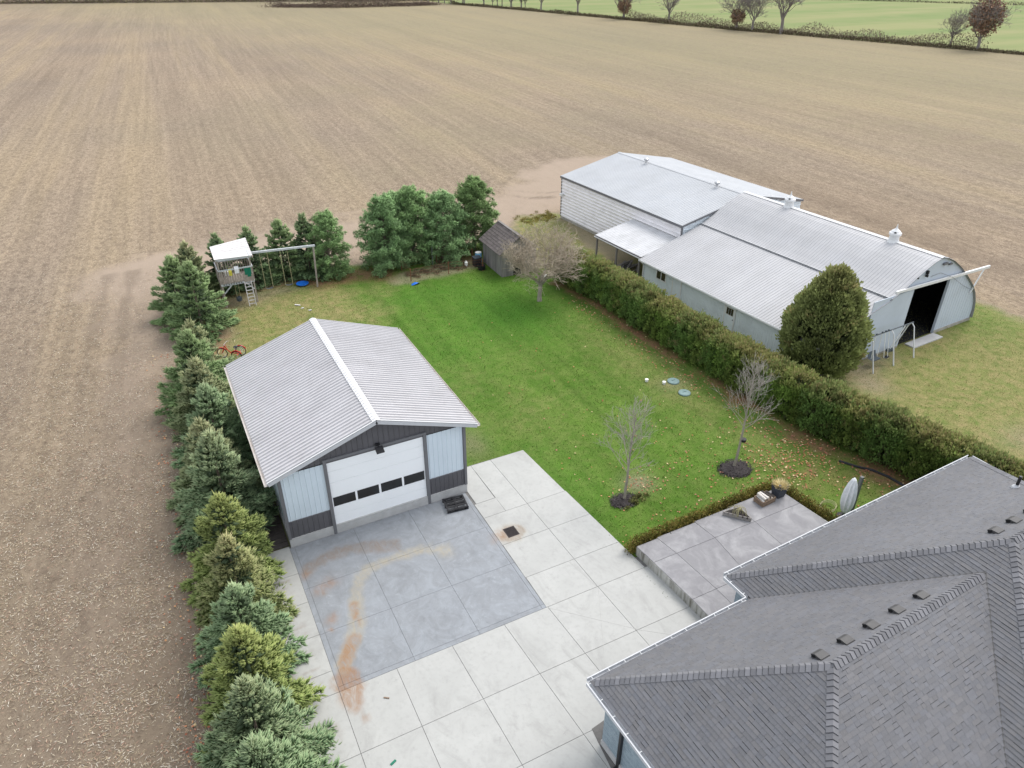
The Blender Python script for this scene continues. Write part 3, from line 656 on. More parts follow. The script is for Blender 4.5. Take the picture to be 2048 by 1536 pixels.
# roof
RY0, RY1 = -.30, D_+.25
for sgn, ex in ((-1, EL), (1, ER)):
    ln = math.hypot(ex-mid, RZ-roofz(ex)); ds = np.array([(mid-ex), 0, RZ-roofz(ex)])/ln
    rf = MB()
    nn = np.array([-ds[2], 0, ds[0]]) if sgn < 0 else np.array([ds[2]*-1, 0, ds[0]])
    if nn[2] < 0: nn = -nn
    a = np.array([ex, RY0, roofz(ex)]); b = np.array([mid, RY0, RZ]); c = np.array([mid, RY1, RZ]); d = np.array([ex, RY1, roofz(ex)]); o_ = nn*-.06
    rf.add([a+o_*.2, b+o_*.2, c+o_*.2, d+o_*.2, a+o_*2, b+o_*2, c+o_*2, d+o_*2], [(0, 1, 2, 3), (7, 6, 5, 4), (0, 4, 5, 1), (1, 5, 6, 2), (2, 6, 7, 3), (3, 7, 4, 0)])
    deck = rf.build('roof', M['soffit'], ga)
    if sgn < 0: ribbed((ex, RY1, roofz(ex)), (0, -1, 0), ds, RY1-RY0, ln, .2286, M['garage_roof'], 'roof_panel', deck, rib=.062, ribw=.034)
    else: ribbed((ex, RY0, roofz(ex)), (0, 1, 0), ds, RY1-RY0, ln, .2286, M['garage_roof'], 'roof_panel', deck, rib=.062, ribw=.034)
    MB().bar(a+nn*.035+np.array([0, -.01, 0]), b+nn*.035+np.array([0, -.01, 0]), .05, .02, up=nn).build('rake_trim', M['roof_cap'], deck)
    MB().bar(a-nn*.08+np.array([0, -.022, 0]), b-nn*.08+np.array([0, -.022, 0]), .022, .16, up=nn).build('fascia', M['fascia'], deck)
    gz = roofz(ex)-.05; gx = ex-.06 if sgn < 0 else ex+.06
    gt = MB().box(gx-.06, gx+.06, RY0, RY1, gz-.07, gz-.055).box(gx-.065, gx-.055, RY0, RY1, gz-.055, gz+.03).box(gx+.055, gx+.065, RY0, RY1, gz-.055, gz+.03); gt.build('gutter', pm('dirty_gutter', (.62, .58, .55), .5, .12, 6, dirt=((.30, .20, .12), .6)), deck)
nl = np.array([-(RZ-EZ), 0, mid-EL]); nl = nl/np.linalg.norm(nl)
cap = MB(); cw = .17; dz = cw*(RZ-EZ)/(mid-EL)
cap.add([(mid-cw, RY0-.02, RZ-dz+.05), (mid, RY0-.02, RZ+.055), (mid+cw, RY0-.02, RZ-dz+.05), (mid-cw, RY1+.02, RZ-dz+.05), (mid, RY1+.02, RZ+.055), (mid+cw, RY1+.02, RZ-dz+.05)], [(0, 1, 4, 3), (1, 2, 5, 4)])
cap.build('ridge_cap', M['roof_cap'], ga)
# deck boards along the garage side
bd = thing('side_boardwalk', 'dark boardwalk between the garage wall and the evergreen row', 'boardwalk', (1.15, 24.92, .0))
for k in range(12): MB().box(-.42, .80, .0+k*.32, .29+k*.32, .0, .06+random.uniform(0, .008)).build('plank', M['deck'], bd)

# ------------------------------------------------------------------ house
hz = 3.0; HS = .67
ho = thing('house', 'house with grey shingled hip roofs and white gutters', 'house', (8.54, 11.49, 0), R(2.2))
hv = 4.45; J1 = (4.45, -4.45); K = (11.14, -4.45); PK = (12.27, -4.38); UE = 21.06; V2 = 1.2; VS = -9.96; UJ = 6.69
hb = MB().prism([(.42, -.35), (6.95, -.35), (6.95, .85), (20.7, .85), (20.7, -9.6), (6.95, -9.6), (6.95, -8.5), (.42, -8.5)], 0.0, 2.86); hb.build('wall', M['siding'], ho)
MB().prism([(.02, -.02), (6.68, -.02), (6.71, 1.18), (21.0, 1.18), (21.0, -9.92), (6.71, -9.92), (6.71, -8.88), (.02, -8.88)], 2.865, 2.93).build('soffit', M['soffit'], ho)
sd_ = MB().box(.36, .43, -8.5, -.36, .0, .28); sd_.build('base_course', M['foundation'], ho)
dsx = MB().box(.32, .42, -1.32, -1.22, .12, 2.84).box(.24, .42, -1.32, -1.22, .02, .115); dsx.build('downspout', M['downspout'], ho)
MB().box(.36, .42, -3.4, -3.2, 0.29, 2.85).build('corner_trim', M['trim_grey'], ho)
def clip(poly, a, b):
    """keep the part of poly left of line a->b"""
    out = []; n = len(poly); s = lambda p: (b[0]-a[0])*(p[1]-a[1])-(b[1]-a[1])*(p[0]-a[0])
    for i in range(n):
        p, q = poly[i], poly[(i+1) % n]; sp, sq = s(p), s(q)
        if sp >= 0: out.append(p)
        if (sp >= 0) != (sq >= 0):
            t = sp/(sp-sq); out.append((p[0]+(q[0]-p[0])*t, p[1]+(q[1]-p[1])*t))
    return out
camloc = np.array([0, 0, 22.]); hc, hsn = math.cos(R(2.2)), math.sin(R(2.2))
pieces = []
def plane_shingles(pts, e, s, expo=.125, eave_at=None):
    """pts: plane polygon in (u,v) ccw; e: unit eave direction in plan, s: unit upslope direction in plan. z rises HS per unit along s from eave_at"""
    k = math.sqrt(1+HS*HS); E3 = np.array([e[0], e[1], 0]); S3 = np.array([s[0], s[1], HS])/k; N3 = np.cross(E3, S3)
    if N3[2] < 0: N3 = -N3
    o = np.array([eave_at[0], eave_at[1], hz])
    loc = []
    for (u, v) in pts:
        d = np.array([u, v])-np.array(eave_at); loc.append((float(d@np.array(e)), float(d@np.array(s))*k))
    ar = sum(loc[i][0]*loc[(i+1) % len(loc)][1]-loc[(i+1) % len(loc)][0]*loc[i][1] for i in range(len(loc)))
    if ar < 0: loc = loc[::-1]
    # deck under the shingles
    dk = [o+E3*a+S3*b-N3*.004 for a, b in loc]; DECK.add(dk, [tuple(range(len(dk)))])
    amin = min(p[0] for p in loc); amax = max(p[0] for p in loc); bmax = max(p[1] for p in loc)
    r = 0; b = 0.0
    while b < bmax:
        a = amin-random.uniform(0, .3)
        while a < amax:
            wd = random.choice((.13, .17, .2, .26, .32)); cut = 0 if random.random() < .62 else .02
            ug = .003 if random.random() < .8 else .016
            poly = [(a+.0015, b), (a+wd-.0015, b), (a+wd-.0015, b+expo-ug), (a+.0015, b+expo-ug)]
            for i in range(len(loc)):
                poly = clip(poly, loc[i], loc[(i+1) % len(loc)])
                if len(poly) < 3: break
            a0 = a; a += wd
            if len(poly) < 3: continue
            area = abs(sum(poly[i][0]*poly[(i+1) % len(poly)][1]-poly[(i+1) % len(poly)][0]*poly[i][1] for i in range(len(poly))))/2
            if area < .002: continue
            th = .016 if cut == 0 else .011
            n = len(poly); T = [o+E3*p[0]+S3*p[1]+N3*(th-(p[1]-b)/expo*(th-.003)) for p in poly]; B = [o+E3*p[0]+S3*p[1]-N3*.003 for p in poly]
            fs = [tuple(range(n))]+[(i, n+i, n+(i+1) % n, (i+1) % n) for i in range(n)]
            if ((E3[0]*S3[1]-E3[1]*S3[0])) < 0: fs = [f[::-1] for f in fs]
            g = random.choice((.88, .95, 1.0, 1.0, 1.04, 1.10))*random.uniform(.97, 1.03); tint = random.uniform(-.03, .03)
            col = (g*(1-tint), g, g*(1+tint*1.5)); ctr = T[0]
            wc = np.array([8.54+ctr[0]*hc-ctr[1]*hsn, 11.49+ctr[0]*hsn+ctr[1]*hc, ctr[2]]); d = wc-camloc; dist = np.linalg.norm(d)
            Nw = np.array([N3[0]*hc-N3[1]*hsn, N3[0]*hsn+N3[1]*hc, N3[2]]); size = area*max(0, -(d/dist)@Nw)/dist**2
            # outside the picture?
            fw = np.array([math.sin(-YAW)*math.cos(PITCH), math.cos(YAW)*math.cos(PITCH), -math.sin(PITCH)]); rt = np.array([math.cos(YAW), math.sin(YAW), 0]); up = np.cross(rt, fw)
            dep = d@fw; vis = dep > 0 and abs(d@rt/dep) < .70 and abs(d@up/dep) < .53
            pieces.append((size if vis else 0, T+B, fs, col))
        b += expo; r += 1
DECK = MB()
plane_shingles([(0, 0), J1, (0, -8.9)][::-1], (0, -1), (1, 0), eave_at=(0, 0))
plane_shingles([(0, 0), (UJ, 0), K, J1], (1, 0), (0, -1), eave_at=(0, 0))
plane_shingles([(0, -8.9), (UJ, -8.9), K, J1], (1, 0), (0, 1), eave_at=(0, -8.9))
plane_shingles([(UJ, V2), PK, K, (UJ, 0)], (0, -1), (1, 0), eave_at=(UJ, V2))
plane_shingles([(UJ, -8.9), K, PK, (UJ, VS)], (0, -1), (1, 0), eave_at=(UJ, V2))
PE = (UE-5.58, -4.38)
plane_shingles([(UJ, V2), (UE, V2), PE, PK], (1, 0), (0, -1), eave_at=(UJ, V2))
plane_shingles([(UE, V2), (UE, VS), PE], (0, 1), (-1, 0), eave_at=(UE, VS))
plane_shingles([PK, PE, (UE, VS), (UJ, VS)], (1, 0), (0, 1), eave_at=(UJ, VS))
hroof = DECK.build('roof', pm('roof_felt', (.035, .035, .038), .9, .2, 4), ho)
pieces.sort(key=lambda p: -p[0])
for sz, vs, fs, col in pieces[:300]: MB().add(vs, fs, col).build('shingle', M['shingle'], hroof)
sm = MB()
for sz, vs, fs, col in pieces[300:]: sm.add(vs, fs, col)
tag(sm.build('shingles', M['shingle'], hroof), kind='stuff')
def caps(p, q, n1, n2, step=.16, wd=.165):
    """bent cap shingles along a hip or ridge from p (low) to q; n1,n2: down-slope directions in plan on both sides"""
    p = np.array(p, float); q = np.array(q, float); L = np.linalg.norm(q-p); d = (q-p)/L; n = int(L/step)
    A = np.array(n1, float); B = np.array(n2, float)
    for i in range(n):
        a = p+d*(i*step); b = p+d*(i*step+step-.018); upv = np.array([0, 0, 1.])
        l0, l1 = .048, .026
        vs = [a+A*wd+upv*(l0-.008), a+upv*(l0+.012), a+B*wd+upv*(l0-.008), b+A*wd+upv*(l1-.008), b+upv*(l1+.010), b+B*wd+upv*(l1-.008),
              a+A*wd-upv*.01, a+B*wd-upv*.01]
        g = random.choice((1.0, 1.12, 1.25, 1.4, 1.55)); MB().add(vs, [(0, 1, 4, 3), (1, 2, 5, 4), (6, 7, 2, 1, 0), (6, 0, 3), (2, 7, 5)], (g, g, g*1.01)).build('ridge_cap', M['shingle'], hroof)
zz = lambda h: hz+h*HS
S_ = lambda x, y, l=1.0: np.array([x, y, -HS*math.hypot(x, y)*0])*l
def dn(ex, ey, sl):  # unit-ish direction across the hip, dropping with the plane
    return np.array([ex, ey, sl])/math.sqrt(ex*ex+ey*ey+sl*sl)
r2 = math.sqrt(.5)
caps((0.12, -.12, zz(.12)), (*J1, zz(hv)), dn(-r2, -r2, -HS*r2), dn(r2, r2, -HS*r2))
caps((.1, -8.8, zz(.1)), (*J1, zz(hv)), dn(-r2, r2, -HS*r2), dn(r2, -r2, -HS*r2))
caps((*J1, zz(hv)), (K[0], K[1], zz(hv)), dn(0, 1, -HS), dn(0, -1, -HS))
zp = hz+5.58*HS
caps((UJ+.12, V2-.12, zz(.12)), (*PK, zp), dn(-r2, -r2, -HS*r2), dn(r2, r2, -HS*r2))
caps((UJ+.1, VS+.1, zz(.1)), (*PK, zp), dn(-r2, r2, -HS*r2), dn(r2, -r2, -HS*r2))
caps((*PK, zp), (*PE, zp), dn(0, 1, -HS), dn(0, -1, -HS))
caps((UE-.1, V2-.1, zz(.1)), (*PE, zp), dn(-r2, r2, -HS*r2), dn(r2, -r2, -HS*r2))
caps((UE-.1, VS+.1, zz(.1)), (*PE, zp), dn(-r2, -r2, -HS*r2), dn(r2, r2, -HS*r2))
for (a, b) in (((UJ, -.02, hz), (K[0], K[1], zz(hv))), ((UJ, -8.88, hz), (K[0], K[1], zz(hv)))):
    a = np.array(a); b = np.array(b); MB().bar(a+np.array([0, 0, .014]), b+np.array([0, 0, .014]), .10, .012).build('valley_flashing', M['vent'], hroof)
# gutters with hidden-hanger brackets
def gutter(p, q, out):
    p = np.array([p[0], p[1], hz-.02]); q = np.array([q[0], q[1], hz-.02]); o = np.array([out[0], out[1], 0.]); L = np.linalg.norm(q-p); d = (q-p)/L
    m = MB(); m.bar(p+o*.065-np.array([0, 0, .09]), q+o*.065-np.array([0, 0, .09]), .13, .012); m.bar(p+o*.132-np.array([0, 0, .03]), q+o*.132-np.array([0, 0, .03]), .012, .13); m.bar(p+o*.006-np.array([0, 0, .04]), q+o*.006-np.array([0, 0, .04]), .012, .11)
    m.bar(p+o*.125+np.array([0, 0, .037]), q+o*.125+np.array([0, 0, .037]), .035, .010)
    gt = m.build('gutter', M['fascia'], hroof); n = int(L/.62)
    for i in range(n+1):
        c = p+d*(.15+i*.62)
        if .15+i*.62 < L: MB().bar(c+o*.012+np.array([0, 0, .022]), c+o*.125+np.array([0, 0, .026]), .026, .012).build('bracket', M['trim_light'], gt)
gutter((-.02, 0.0), (UJ-.12, 0.0), (0, 1)); gutter((0, -8.9), (0, -.0), (-1, 0)); gutter((UJ, V2), (UE, V2), (0, 1)); gutter((UJ, .14), (UJ, V2), (-1, 0)); gutter((UJ, VS), (UJ, -9.05), (-1, 0))
gutter((UE, VS), (UE, V2), (1, 0))
def add_vent(u, v, eave_v):
    z = hz+(eave_v-v)*HS; sl = math.atan(HS)
    b = MB().add([(-.27, .27, 0), (.27, .27, 0), (.27, -.27, 0), (-.27, -.27, 0), (-.25, .25, .16), (.25, .25, .16), (.25, .04, .19), (-.25, .04, .19), (-.25, -.25, .03), (.25, -.25, .03), (-.25, .25, .05), (.25, .25, .05), (-.25, -.25, 0), (.25, -.25, 0)],
       [(3, 2, 1, 0), (10, 11, 5, 4), (4, 5, 6, 7), (7, 6, 9, 8), (8, 9, 13, 12), (10, 4, 7, 8, 12), (11, 13, 9, 6, 5), (0, 1, 11, 10)]).build('roof_vent', M['vent'], hroof)
    b.location = (u, v, z+.014); b.rotation_euler = (-sl, 0, 0); b.scale = (.66, .66, .66)
    s2 = MB().box(-.256, -.251, .02, .22, .05, .145).build('vent_shade', M['shade_black'], hroof); s2.location = b.location; s2.rotation_euler = b.rotation_euler; s2.scale = b.scale  # black slab on the vent side paints the shade of its opening
for u, v in ((4.62, -3.98), (5.63, -3.98), (6.70, -3.98), (7.82, -3.98), (8.93, -3.98)): add_vent(u, v, 0)
for u, v in ((12.74, -3.72), (13.72, -3.72), (14.7, -3.72)): add_vent(u, v, V2)
pv = (17.12, -2.2); pz = hz+(V2-pv[1])*HS
MB().tube([(pv[0], pv[1], pz-.05), (pv[0], pv[1], pz+.5)], .055, 12).build('vent_pipe', M['downspout'], hroof)
MB().lathe([(.16, -.04), (.14, .03), (.07, .10), (.07, .12)], (pv[0], pv[1], pz), 14).build('pipe_flashing', M['fascia'], hroof)

# ------------------------------------------------------------------ barn complex
BL, BR_ = (43.04, 25.57, 0), R(3.3)
ba = thing('barn', 'long arched metal barn with dark open doorway and side lean-to', 'barn', BL, BR_)
PROF = [(6.08, .25), (6.02, .8), (5.78, 1.5), (5.32, 2.28), (4.7, 2.95), (4.1, 3.45), (3.3, 4.08), (2.4, 4.72), (1.4, 5.32), (.6, 5.66), (0, 5.82), (-.7, 5.66), (-1.5, 5.33), (-2.3, 4.92), (-3.0, 4.52), (-3.7, 4.16), (-4.3, 3.90)]
EV = (-10.12, 2.20)
VB = 16.4
def pz(u):
    P = PROF+[EV]
    for (a, za), (b, zb) in zip(P[:-1], P[1:]):
        if b <= u <= a: return za+(zb-za)*(a-u)/(a-b)
    return 0
def curve_prof(P):
    out = []
    for i, (u, z) in enumerate(P):
        a = P[max(0, i-1)]; b = P[min(len(P)-1, i+1)]; t = np.array([b[0]-a[0], 0, b[1]-a[1]]); t /= np.linalg.norm(t); nv = np.array([t[2], 0, -t[0]])
        if nv[2] < 0 and abs(t[0]) > .2: nv = -nv
        if abs(t[0]) <= .2: nv = np.array([1, 0, .1])
        out.append(((u, 0, z), nv))
    return out
FV = -.16
rfm = MB(); P2 = PROF+[EV]
for v in (FV, VB): rfm.v += [(u, v, z-.03) for u, z in P2]
n = len(P2); rfm.f = [(i, i+1, n+i+1, n+i) for i in range(n-1)]; rfm.c = [None]*(n-1)
broof = rfm.build('roof', M['soffit'], ba)
left = PROF[10:]; right = PROF[:11]
ribbed((0, FV, 0), (0, 1, 0), (-1, 0, 0), VB-FV, 1, .228, M['barn_roof'], 'roof_panel', broof, rib=.026, ribw=.042, prof=curve_prof(left))
ribbed((0, FV, 0), (0, 1, 0), (-1, 0, 0), VB-FV, 1, .228, M['barn_roof'], 'roof_panel', broof, rib=.026, ribw=.042, prof=curve_prof(right))
low = [PROF[-1], EV]
ribbed((0, FV, -.012), (0, 1, 0), (-1, 0, 0), VB-FV, 1, .228, M['barn_roof'], 'roof_panel', broof, rib=.026, ribw=.042, prof=curve_prof(low))
MB().bar((-4.22, FV, 3.97), (-4.22, VB, 3.97), .17, .02, up=(.35, 0, 1)).build('flashing', M['white_trim'], broof)
MB().bar((-4.34, FV, 3.90), (-4.34, VB, 3.90), .03, .02).build('flashing', M['trim_grey'], broof)
cp = MB().add([(-.2, FV-.02, 5.82), (0, FV-.02, 5.895), (.2, FV-.02, 5.82), (-.2, VB, 5.82), (0, VB, 5.895), (.2, VB, 5.82)], [(0, 1, 4, 3), (1, 2, 5, 4)]); cp.build('ridge_cap', M['roof_cap'], broof)
gt = MB().box(-10.26, -10.13, FV, VB, 2.08, 2.095).box(-10.27, -10.255, FV, VB, 2.095, 2.20).box(-10.14, -10.125, FV, VB, 2.095, 2.19); gt.build('gutter', M['white_trim'], broof)
MB().tube([(-10.2, 16.2, 2.09), (-9.95, 16.2, 1.85), (-9.87, 16.2, 1.75), (-9.87, 16.2, .3), (-10.05, 16.2, .18)], .05, 8).build('downspout', M['white_trim'], broof)
# front wall in three pieces round the doorway
def piece(u0, u1, zb, mat=M['barn_front'], v=0.0, name='front_wall'):
    us = [u0]+sorted([u for u, z in P2 if u0 < u < u1])+[u1]; top = [(u, v, pz(u)-.04) for u in us]
    bot = [(u1, v, zb), (u0, v, zb)]; pts = top+bot; m = len(pts)
    back = [(x, y+.12, z) for x, y, z in pts]
    MB().add(pts+back, [tuple(range(m))[::-1], tuple(range(m, 2*m))]+[(i, (i+1) % m, m+(i+1) % m, m+i) for i in range(m)]).build(name, mat, ba)
DU0, DU1, DZ = -2.0, 1.88, 4.14
piece(-9.8, DU0, .22); piece(DU0, DU1, DZ); piece(DU1, 5.98, .22)
for u in np.arange(-9.6, 5.7, .3):
    if DU0-.1 < u < DU1+.1: continue
    z = pz(u)-.06
    if z > .6: MB().add([(u-.02, -.001, .24), (u, -.014, .24), (u+.02, -.001, .24), (u-.02, -.001, z), (u, -.014, z), (u+.02, -.001, z)], [(0, 1, 4, 3), (1, 2, 5, 4)]).build('cladding_rib', M['barn_front'], ba)
for a, b in ((-9.85, DU0), (DU1, 6.05)): MB().box(a, b, -.05, .16, 0, .22).build('footing', M['barn_base'], ba)
MB().box(-9.86, -9.7, .16, 16.3, 0, .2).build('footing', M['barn_base'], ba)
MB().box(DU0-.06, DU0+.02, -.03, .14, .02, DZ).build('door_jamb', M['white_trim'], ba); MB().box(DU1-.02, DU1+.05, -.025, .14, .02, DZ).build('door_jamb', M['barn_front'], ba)
MB().add([(-9.6, .13, .03), (6.0, .13, .03), (6.0, 16.2, .03), (-9.6, 16.2, .03)], [(0, 1, 2, 3)]).build('barn_floor', M['shade_black'], ba)  # floor coloured near-black so the doorway's darkness is painted in
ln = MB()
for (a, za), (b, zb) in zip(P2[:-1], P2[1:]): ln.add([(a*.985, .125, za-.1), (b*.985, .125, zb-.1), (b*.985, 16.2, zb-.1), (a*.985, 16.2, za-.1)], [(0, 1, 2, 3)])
ln.add([(5.99, .125, .02), (5.99, 16.2, .02), (5.98, 16.2, .5), (5.98, .125, .5)], [(0, 1, 2, 3)]).add([(-9.68, .125, .02), (-9.68, 16.2, .02), (-9.68, 16.2, 2.3), (-9.68, .125, 2.3)], [(0, 1, 2, 3)]); ln.add([(-9.65, 16.2, 0.03), (6, 16.2, .03), (6, 16.2, 2), (0, 16.2, 5.7), (-4.3, 16.2, 3.75), (-9.65, 16.2, 2.2)], [(0, 1, 2, 3, 4, 5)]); ln.build('shade_lining', M['shade_black'], ba)  # added near-black shell: interior shade put into its colour
MB().box(-1.2, 1.85, -.75, -.06, 0, .10).build('threshold', M['foundation'], ba)
# sliding door left outside the jamb and track
MB().box(DU0-3.9, DU0-.07, -.09, -.05, .18, 4.1).build('sliding_door', M['barn_front'], ba)
tk = MB().bar((-4.1, -.16, 4.36), (1.9, -.16, 4.17), .12, .17).bar((1.92, -.16, 4.16), (5.9, -.16, 4.04), .12, .17); tk.build('door_track', M['white_trim'], ba)
MB().bar((5.35, -.16, 3.98), (4.75, -.08, 2.35), .07, .07).build('track_brace', M['white_trim'], ba)
MB().tube([(-.6, -.03, 4.62), (.3, -.10, 4.72), (1.6, -.22, 4.2), (3.1, -.2, 3.35), (4.7, -.06, 2.62)], .012, 5).build('cable', M['trim_grey'], ba)
fl_ = MB().box(-1.25, -1.12, -.16, -.02, 4.95, 5.16).box(-1.30, -1.18, -.2, -.06, 4.78, 4.93).box(-2.06, -1.96, -.1, -.02, 4.78, 4.87); fl_.build('floodlight', M['black'], ba)
MB().box(.35, .75, -.14, -.02, 5.2, 5.34).build('lamp_bracket', M['trim_grey'], ba); MB().box(1.0, 1.3, -.12, -.02, 5.08, 5.18).build('lamp_bracket', M['trim_grey'], ba)
# west wall
ribbed((-9.8, 16.3, .2), (0, -1, 0), (0, 0, 1), 16.18, 1.93, .19, M['barn_wall'], 'wall_panel', ba, rib=.018, ribw=.022)
MB().box(-9.79, -9.7, .12, 16.3, .2, 2.13).build('wall', M['barn_wall'], ba)
wn = MB().box(-9.86, -9.80, 13.65, 13.72, 1.17, 1.92).box(-9.86, -9.80, 14.68, 14.75, 1.17, 1.92).box(-9.86, -9.80, 13.72, 14.68, 1.85, 1.92).box(-9.86, -9.80, 13.72, 14.68, 1.17, 1.24).box(-9.85, -9.81, 14.17, 14.23, 1.24, 1.85).build('window', M['white_trim'], ba)
for a, b in ((13.72, 14.17), (14.23, 14.68)): MB().box(-9.83, -9.805, a, b, 1.24, 1.85).build('pane', M['glass_dark'], wn)
def side_door(v0, v1, win):
    d = MB().box(-9.85, -9.80, v0+.09, v1-.09, .22, 1.86).build('door', M['barn_wall'], ba)
    for a, b, c, e in ((v0, v0+.09, .2, 1.95), (v1-.09, v1, .2, 1.95), (v0+.09, v1-.09, 1.86, 1.95)): MB().box(-9.87, -9.80, a, b, c, e).build('door_frame', M['white_trim'], d)
    if win:
        for i in range(3): MB().box(-9.862, -9.851, v0+.2+i*.21, v0+.38+i*.21, 1.25, 1.72).build('pane', M['glass_dark'], d)
        f = MB().box(-9.858, -9.851, v0+.14, v0+.2, 1.2, 1.78).box(-9.858, -9.851, v0+.8, v0+.86, 1.2, 1.78).box(-9.858, -9.851, v0+.2, v0+.8, 1.72, 1.78).box(-9.858, -9.851, v0+.2, v0+.8, 1.19, 1.25).build('window_frame', M['white_trim'], d)
        MB().lathe([(.03, 0), (.03, .05), (.01, .06)], (-9.88, v0+.15, .98), 8).build('handle', M['dark_iron'], d)
side_door(11.98, 12.95, False); side_door(6.72, 7.72, True)
def cupola(v, label):
    c = bpy.data.objects.new('cupola', None); link(c, ba); c.location = (0, v, 5.70); c.scale = (.74, .74, .62); c['label'] = label
    MB().lathe([(.62, -.12), (.52, .12), (.42, .35), (.40, .85), (.44, .88)], n=12).build('base', M['roof_cap'], c)
    MB().lathe([(.47, .82), (.52, .86), (.52, 1.08), (.46, 1.14)], n=14).build('collar', M['white_trim'], c)
    MB().lathe([(.44, 1.12), (.36, 1.28), (.2, 1.42), (.09, 1.55), (.05, 1.78), (.015, 2.0)], n=14).build('dome', M['white_trim'], c)
    for a in (.5, 3.64): MB().lathe([(.10, 0), (.12, .06), (.03, .14)], (.40*math.cos(a), .40*math.sin(a), 1.14), 8).build('hood', M['black'], c)
cupola(3.35, 'white cupola nearer the open doorway'); cupola(12.0, 'white cupola nearer the tall shed')

sh = thing('metal_shed', 'tall gabled metal shed with horizontal ribbed siding behind the barn', 'shed', BL, BR_)
U0, U1, W0, W1, EZ2, RU, RZ2 = -6.05, 7.2, 16.55, 33.1, 4.1, .58, 5.42
sw = MB(); sw.box(U0+.03, U0+.12, W0+.1, W1-.1, .25, EZ2-.05); sw.box(U1-.12, U1-.03, W0+.1, W1-.1, .25, EZ2-.05)
for v in (W0+.06, W1-.12): sw.add([(U0+.05, v, .25), (U1-.05, v, .25), (U1-.05, v, EZ2-.06), (RU, v, RZ2-.1), (U0+.05, v, EZ2-.06)], [(0, 1, 2, 3, 4)])
sw.build('wall', M['shed_wall'], sh)
MB().box(U0-.02, U0+.16, W0, W1, 0, .24).box(U1-.16, U1+.02, W0, W1, 0, .24).box(U0+.16, U1-.16, W1-.2, W1, 0, .24).build('foundation', M['barn_base'], sh)
ribbed((U0, W0, .25), (0, 0, 1), (0, 1, 0), 3.82, W1-W0, .294, M['shed_wall'], 'siding_panel', sh, rib=.075, ribw=.034, panel=.3)
ribbed((U1, W0, .25), (0, 0, 1), (0, 1, 0), 3.82, W1-W0, .294, M['shed_wall'], 'siding_panel', sh, rib=-.05, ribw=.028, panel=.3)
zf = lambda u: RZ2-abs(u-RU)*((RZ2-EZ2)/(RU-U0 if u < RU else U1-RU))
k = 0; z = .25
while z < RZ2-.15:
    z1 = z+.294; f = max(0, (z1-EZ2)/(RZ2-EZ2)); a = U0+(RU-U0)*f+.02; b = U1+(RU-U1)*f-.02
    if b-a > .3: ribbed((b, W0, z), (0, 0, 1), (-1, 0, 0), .29, b-a, .294, M['barn_wall'], 'siding_panel', sh, rib=.04, ribw=.028, panel=.3)  # bluer sheet than the side walls: the front's shade is put into its colour
    z = z1
for u, v in ((U0-.01, W0-.01), (U0-.01, W1-.02)): MB().box(u-.03, u+.09, v-.03, v+.09, .25, EZ2-.06).build('corner_trim', M['trim_grey'], sh)
sr = MB(); oh = .14
sr.add([(U0-oh, W0-.1, EZ2-.06-.02), (RU, W0-.1, RZ2-.05), (RU, W1+.1, RZ2-.05), (U0-oh, W1+.1, EZ2-.08)], [(0, 1, 2, 3)]); sr.add([(RU, W0-.1, RZ2-.05), (U1+oh, W0-.1, EZ2-.08), (U1+oh, W1+.1, EZ2-.08), (RU, W1+.1, RZ2-.05)], [(0, 1, 2, 3)])
sroof = sr.build('roof', M['soffit'], sh)
for ex, s in ((U0-oh, 1), (U1+oh, -1)):
    dz = RZ2-EZ2+.03; dx = RU-ex; L = math.hypot(dx, dz); ds = (dx/L, 0, dz/L)
    if s > 0: ribbed((ex, W1+.1, EZ2-.03), (0, -1, 0), ds, W1-W0+.2, L, .25, M['shed_roof'], 'roof_panel', sroof, rib=.03, ribw=.04)
    else: ribbed((ex, W0-.1, EZ2-.03), (0, 1, 0), ds, W1-W0+.2, L, .25, M['shed_roof'], 'roof_panel', sroof, rib=.018, ribw=.04)
MB().add([(RU-.18, W0-.12, RZ2-.0), (RU, W0-.12, RZ2+.05), (RU+.18, W0-.12, RZ2), (RU-.18, W1+.12, RZ2), (RU, W1+.12, RZ2+.05), (RU+.18, W1+.12, RZ2)], [(0, 1, 4, 3), (1, 2, 5, 4)]).build('ridge_cap', M['shed_roof'], sroof)
MB().box(U0-oh-.02, U0-oh+.0, W0-.1, W1+.1, EZ2-.22, EZ2-.05).build('fascia', M['trim_grey'], sroof)
MB().bar((U0-oh, W0-.115, EZ2-.10), (RU, W0-.115, RZ2-.07), .02, .16).build('rake_trim', M['trim_grey'], sroof); MB().bar((U1+oh, W0-.115, EZ2-.10), (RU, W0-.115, RZ2-.07), .02, .16).build('rake_trim', M['trim_grey'], sroof)
def turbine(v, u=RU-.4):
    z0 = RZ2-abs(u-RU)*.2
    c = bpy.data.objects.new('turbine_vent', None); link(c, sh); c.location = (u, v, z0); c.scale = (.75, .75, .68)
    MB().lathe([(.24, -.1), (.20, .1), (.15, .16), (.15, .42)], n=12).build('neck', M['chrome'], c)
    m = MB().lathe([(.16, .40), (.25, .48), (.29, .58), (.25, .70), (.12, .78), (.03, .80)], n=18); m.build('turbine', M['chrome'], c)
    for i in range(12):
        a = i*.5236; MB().add([(.27*math.cos(a), .27*math.sin(a), .45), (.30*math.cos(a+.15), .30*math.sin(a+.15), .58), (.27*math.cos(a), .27*math.sin(a), .71), (.25*math.cos(a-.1), .25*math.sin(a-.1), .58)], [(0, 1, 2, 3)]).build('fin', M['dark_steel'], c)
turbine(28.65); turbine(19.6)
MB().box(U0-.34, U0-.05, 32.6, 32.95, 2.32, 2.52).box(U0-.06, U0, 32.72, 32.82, 2.36, 2.46).build('wall_lamp', M['white_trim'], sh)

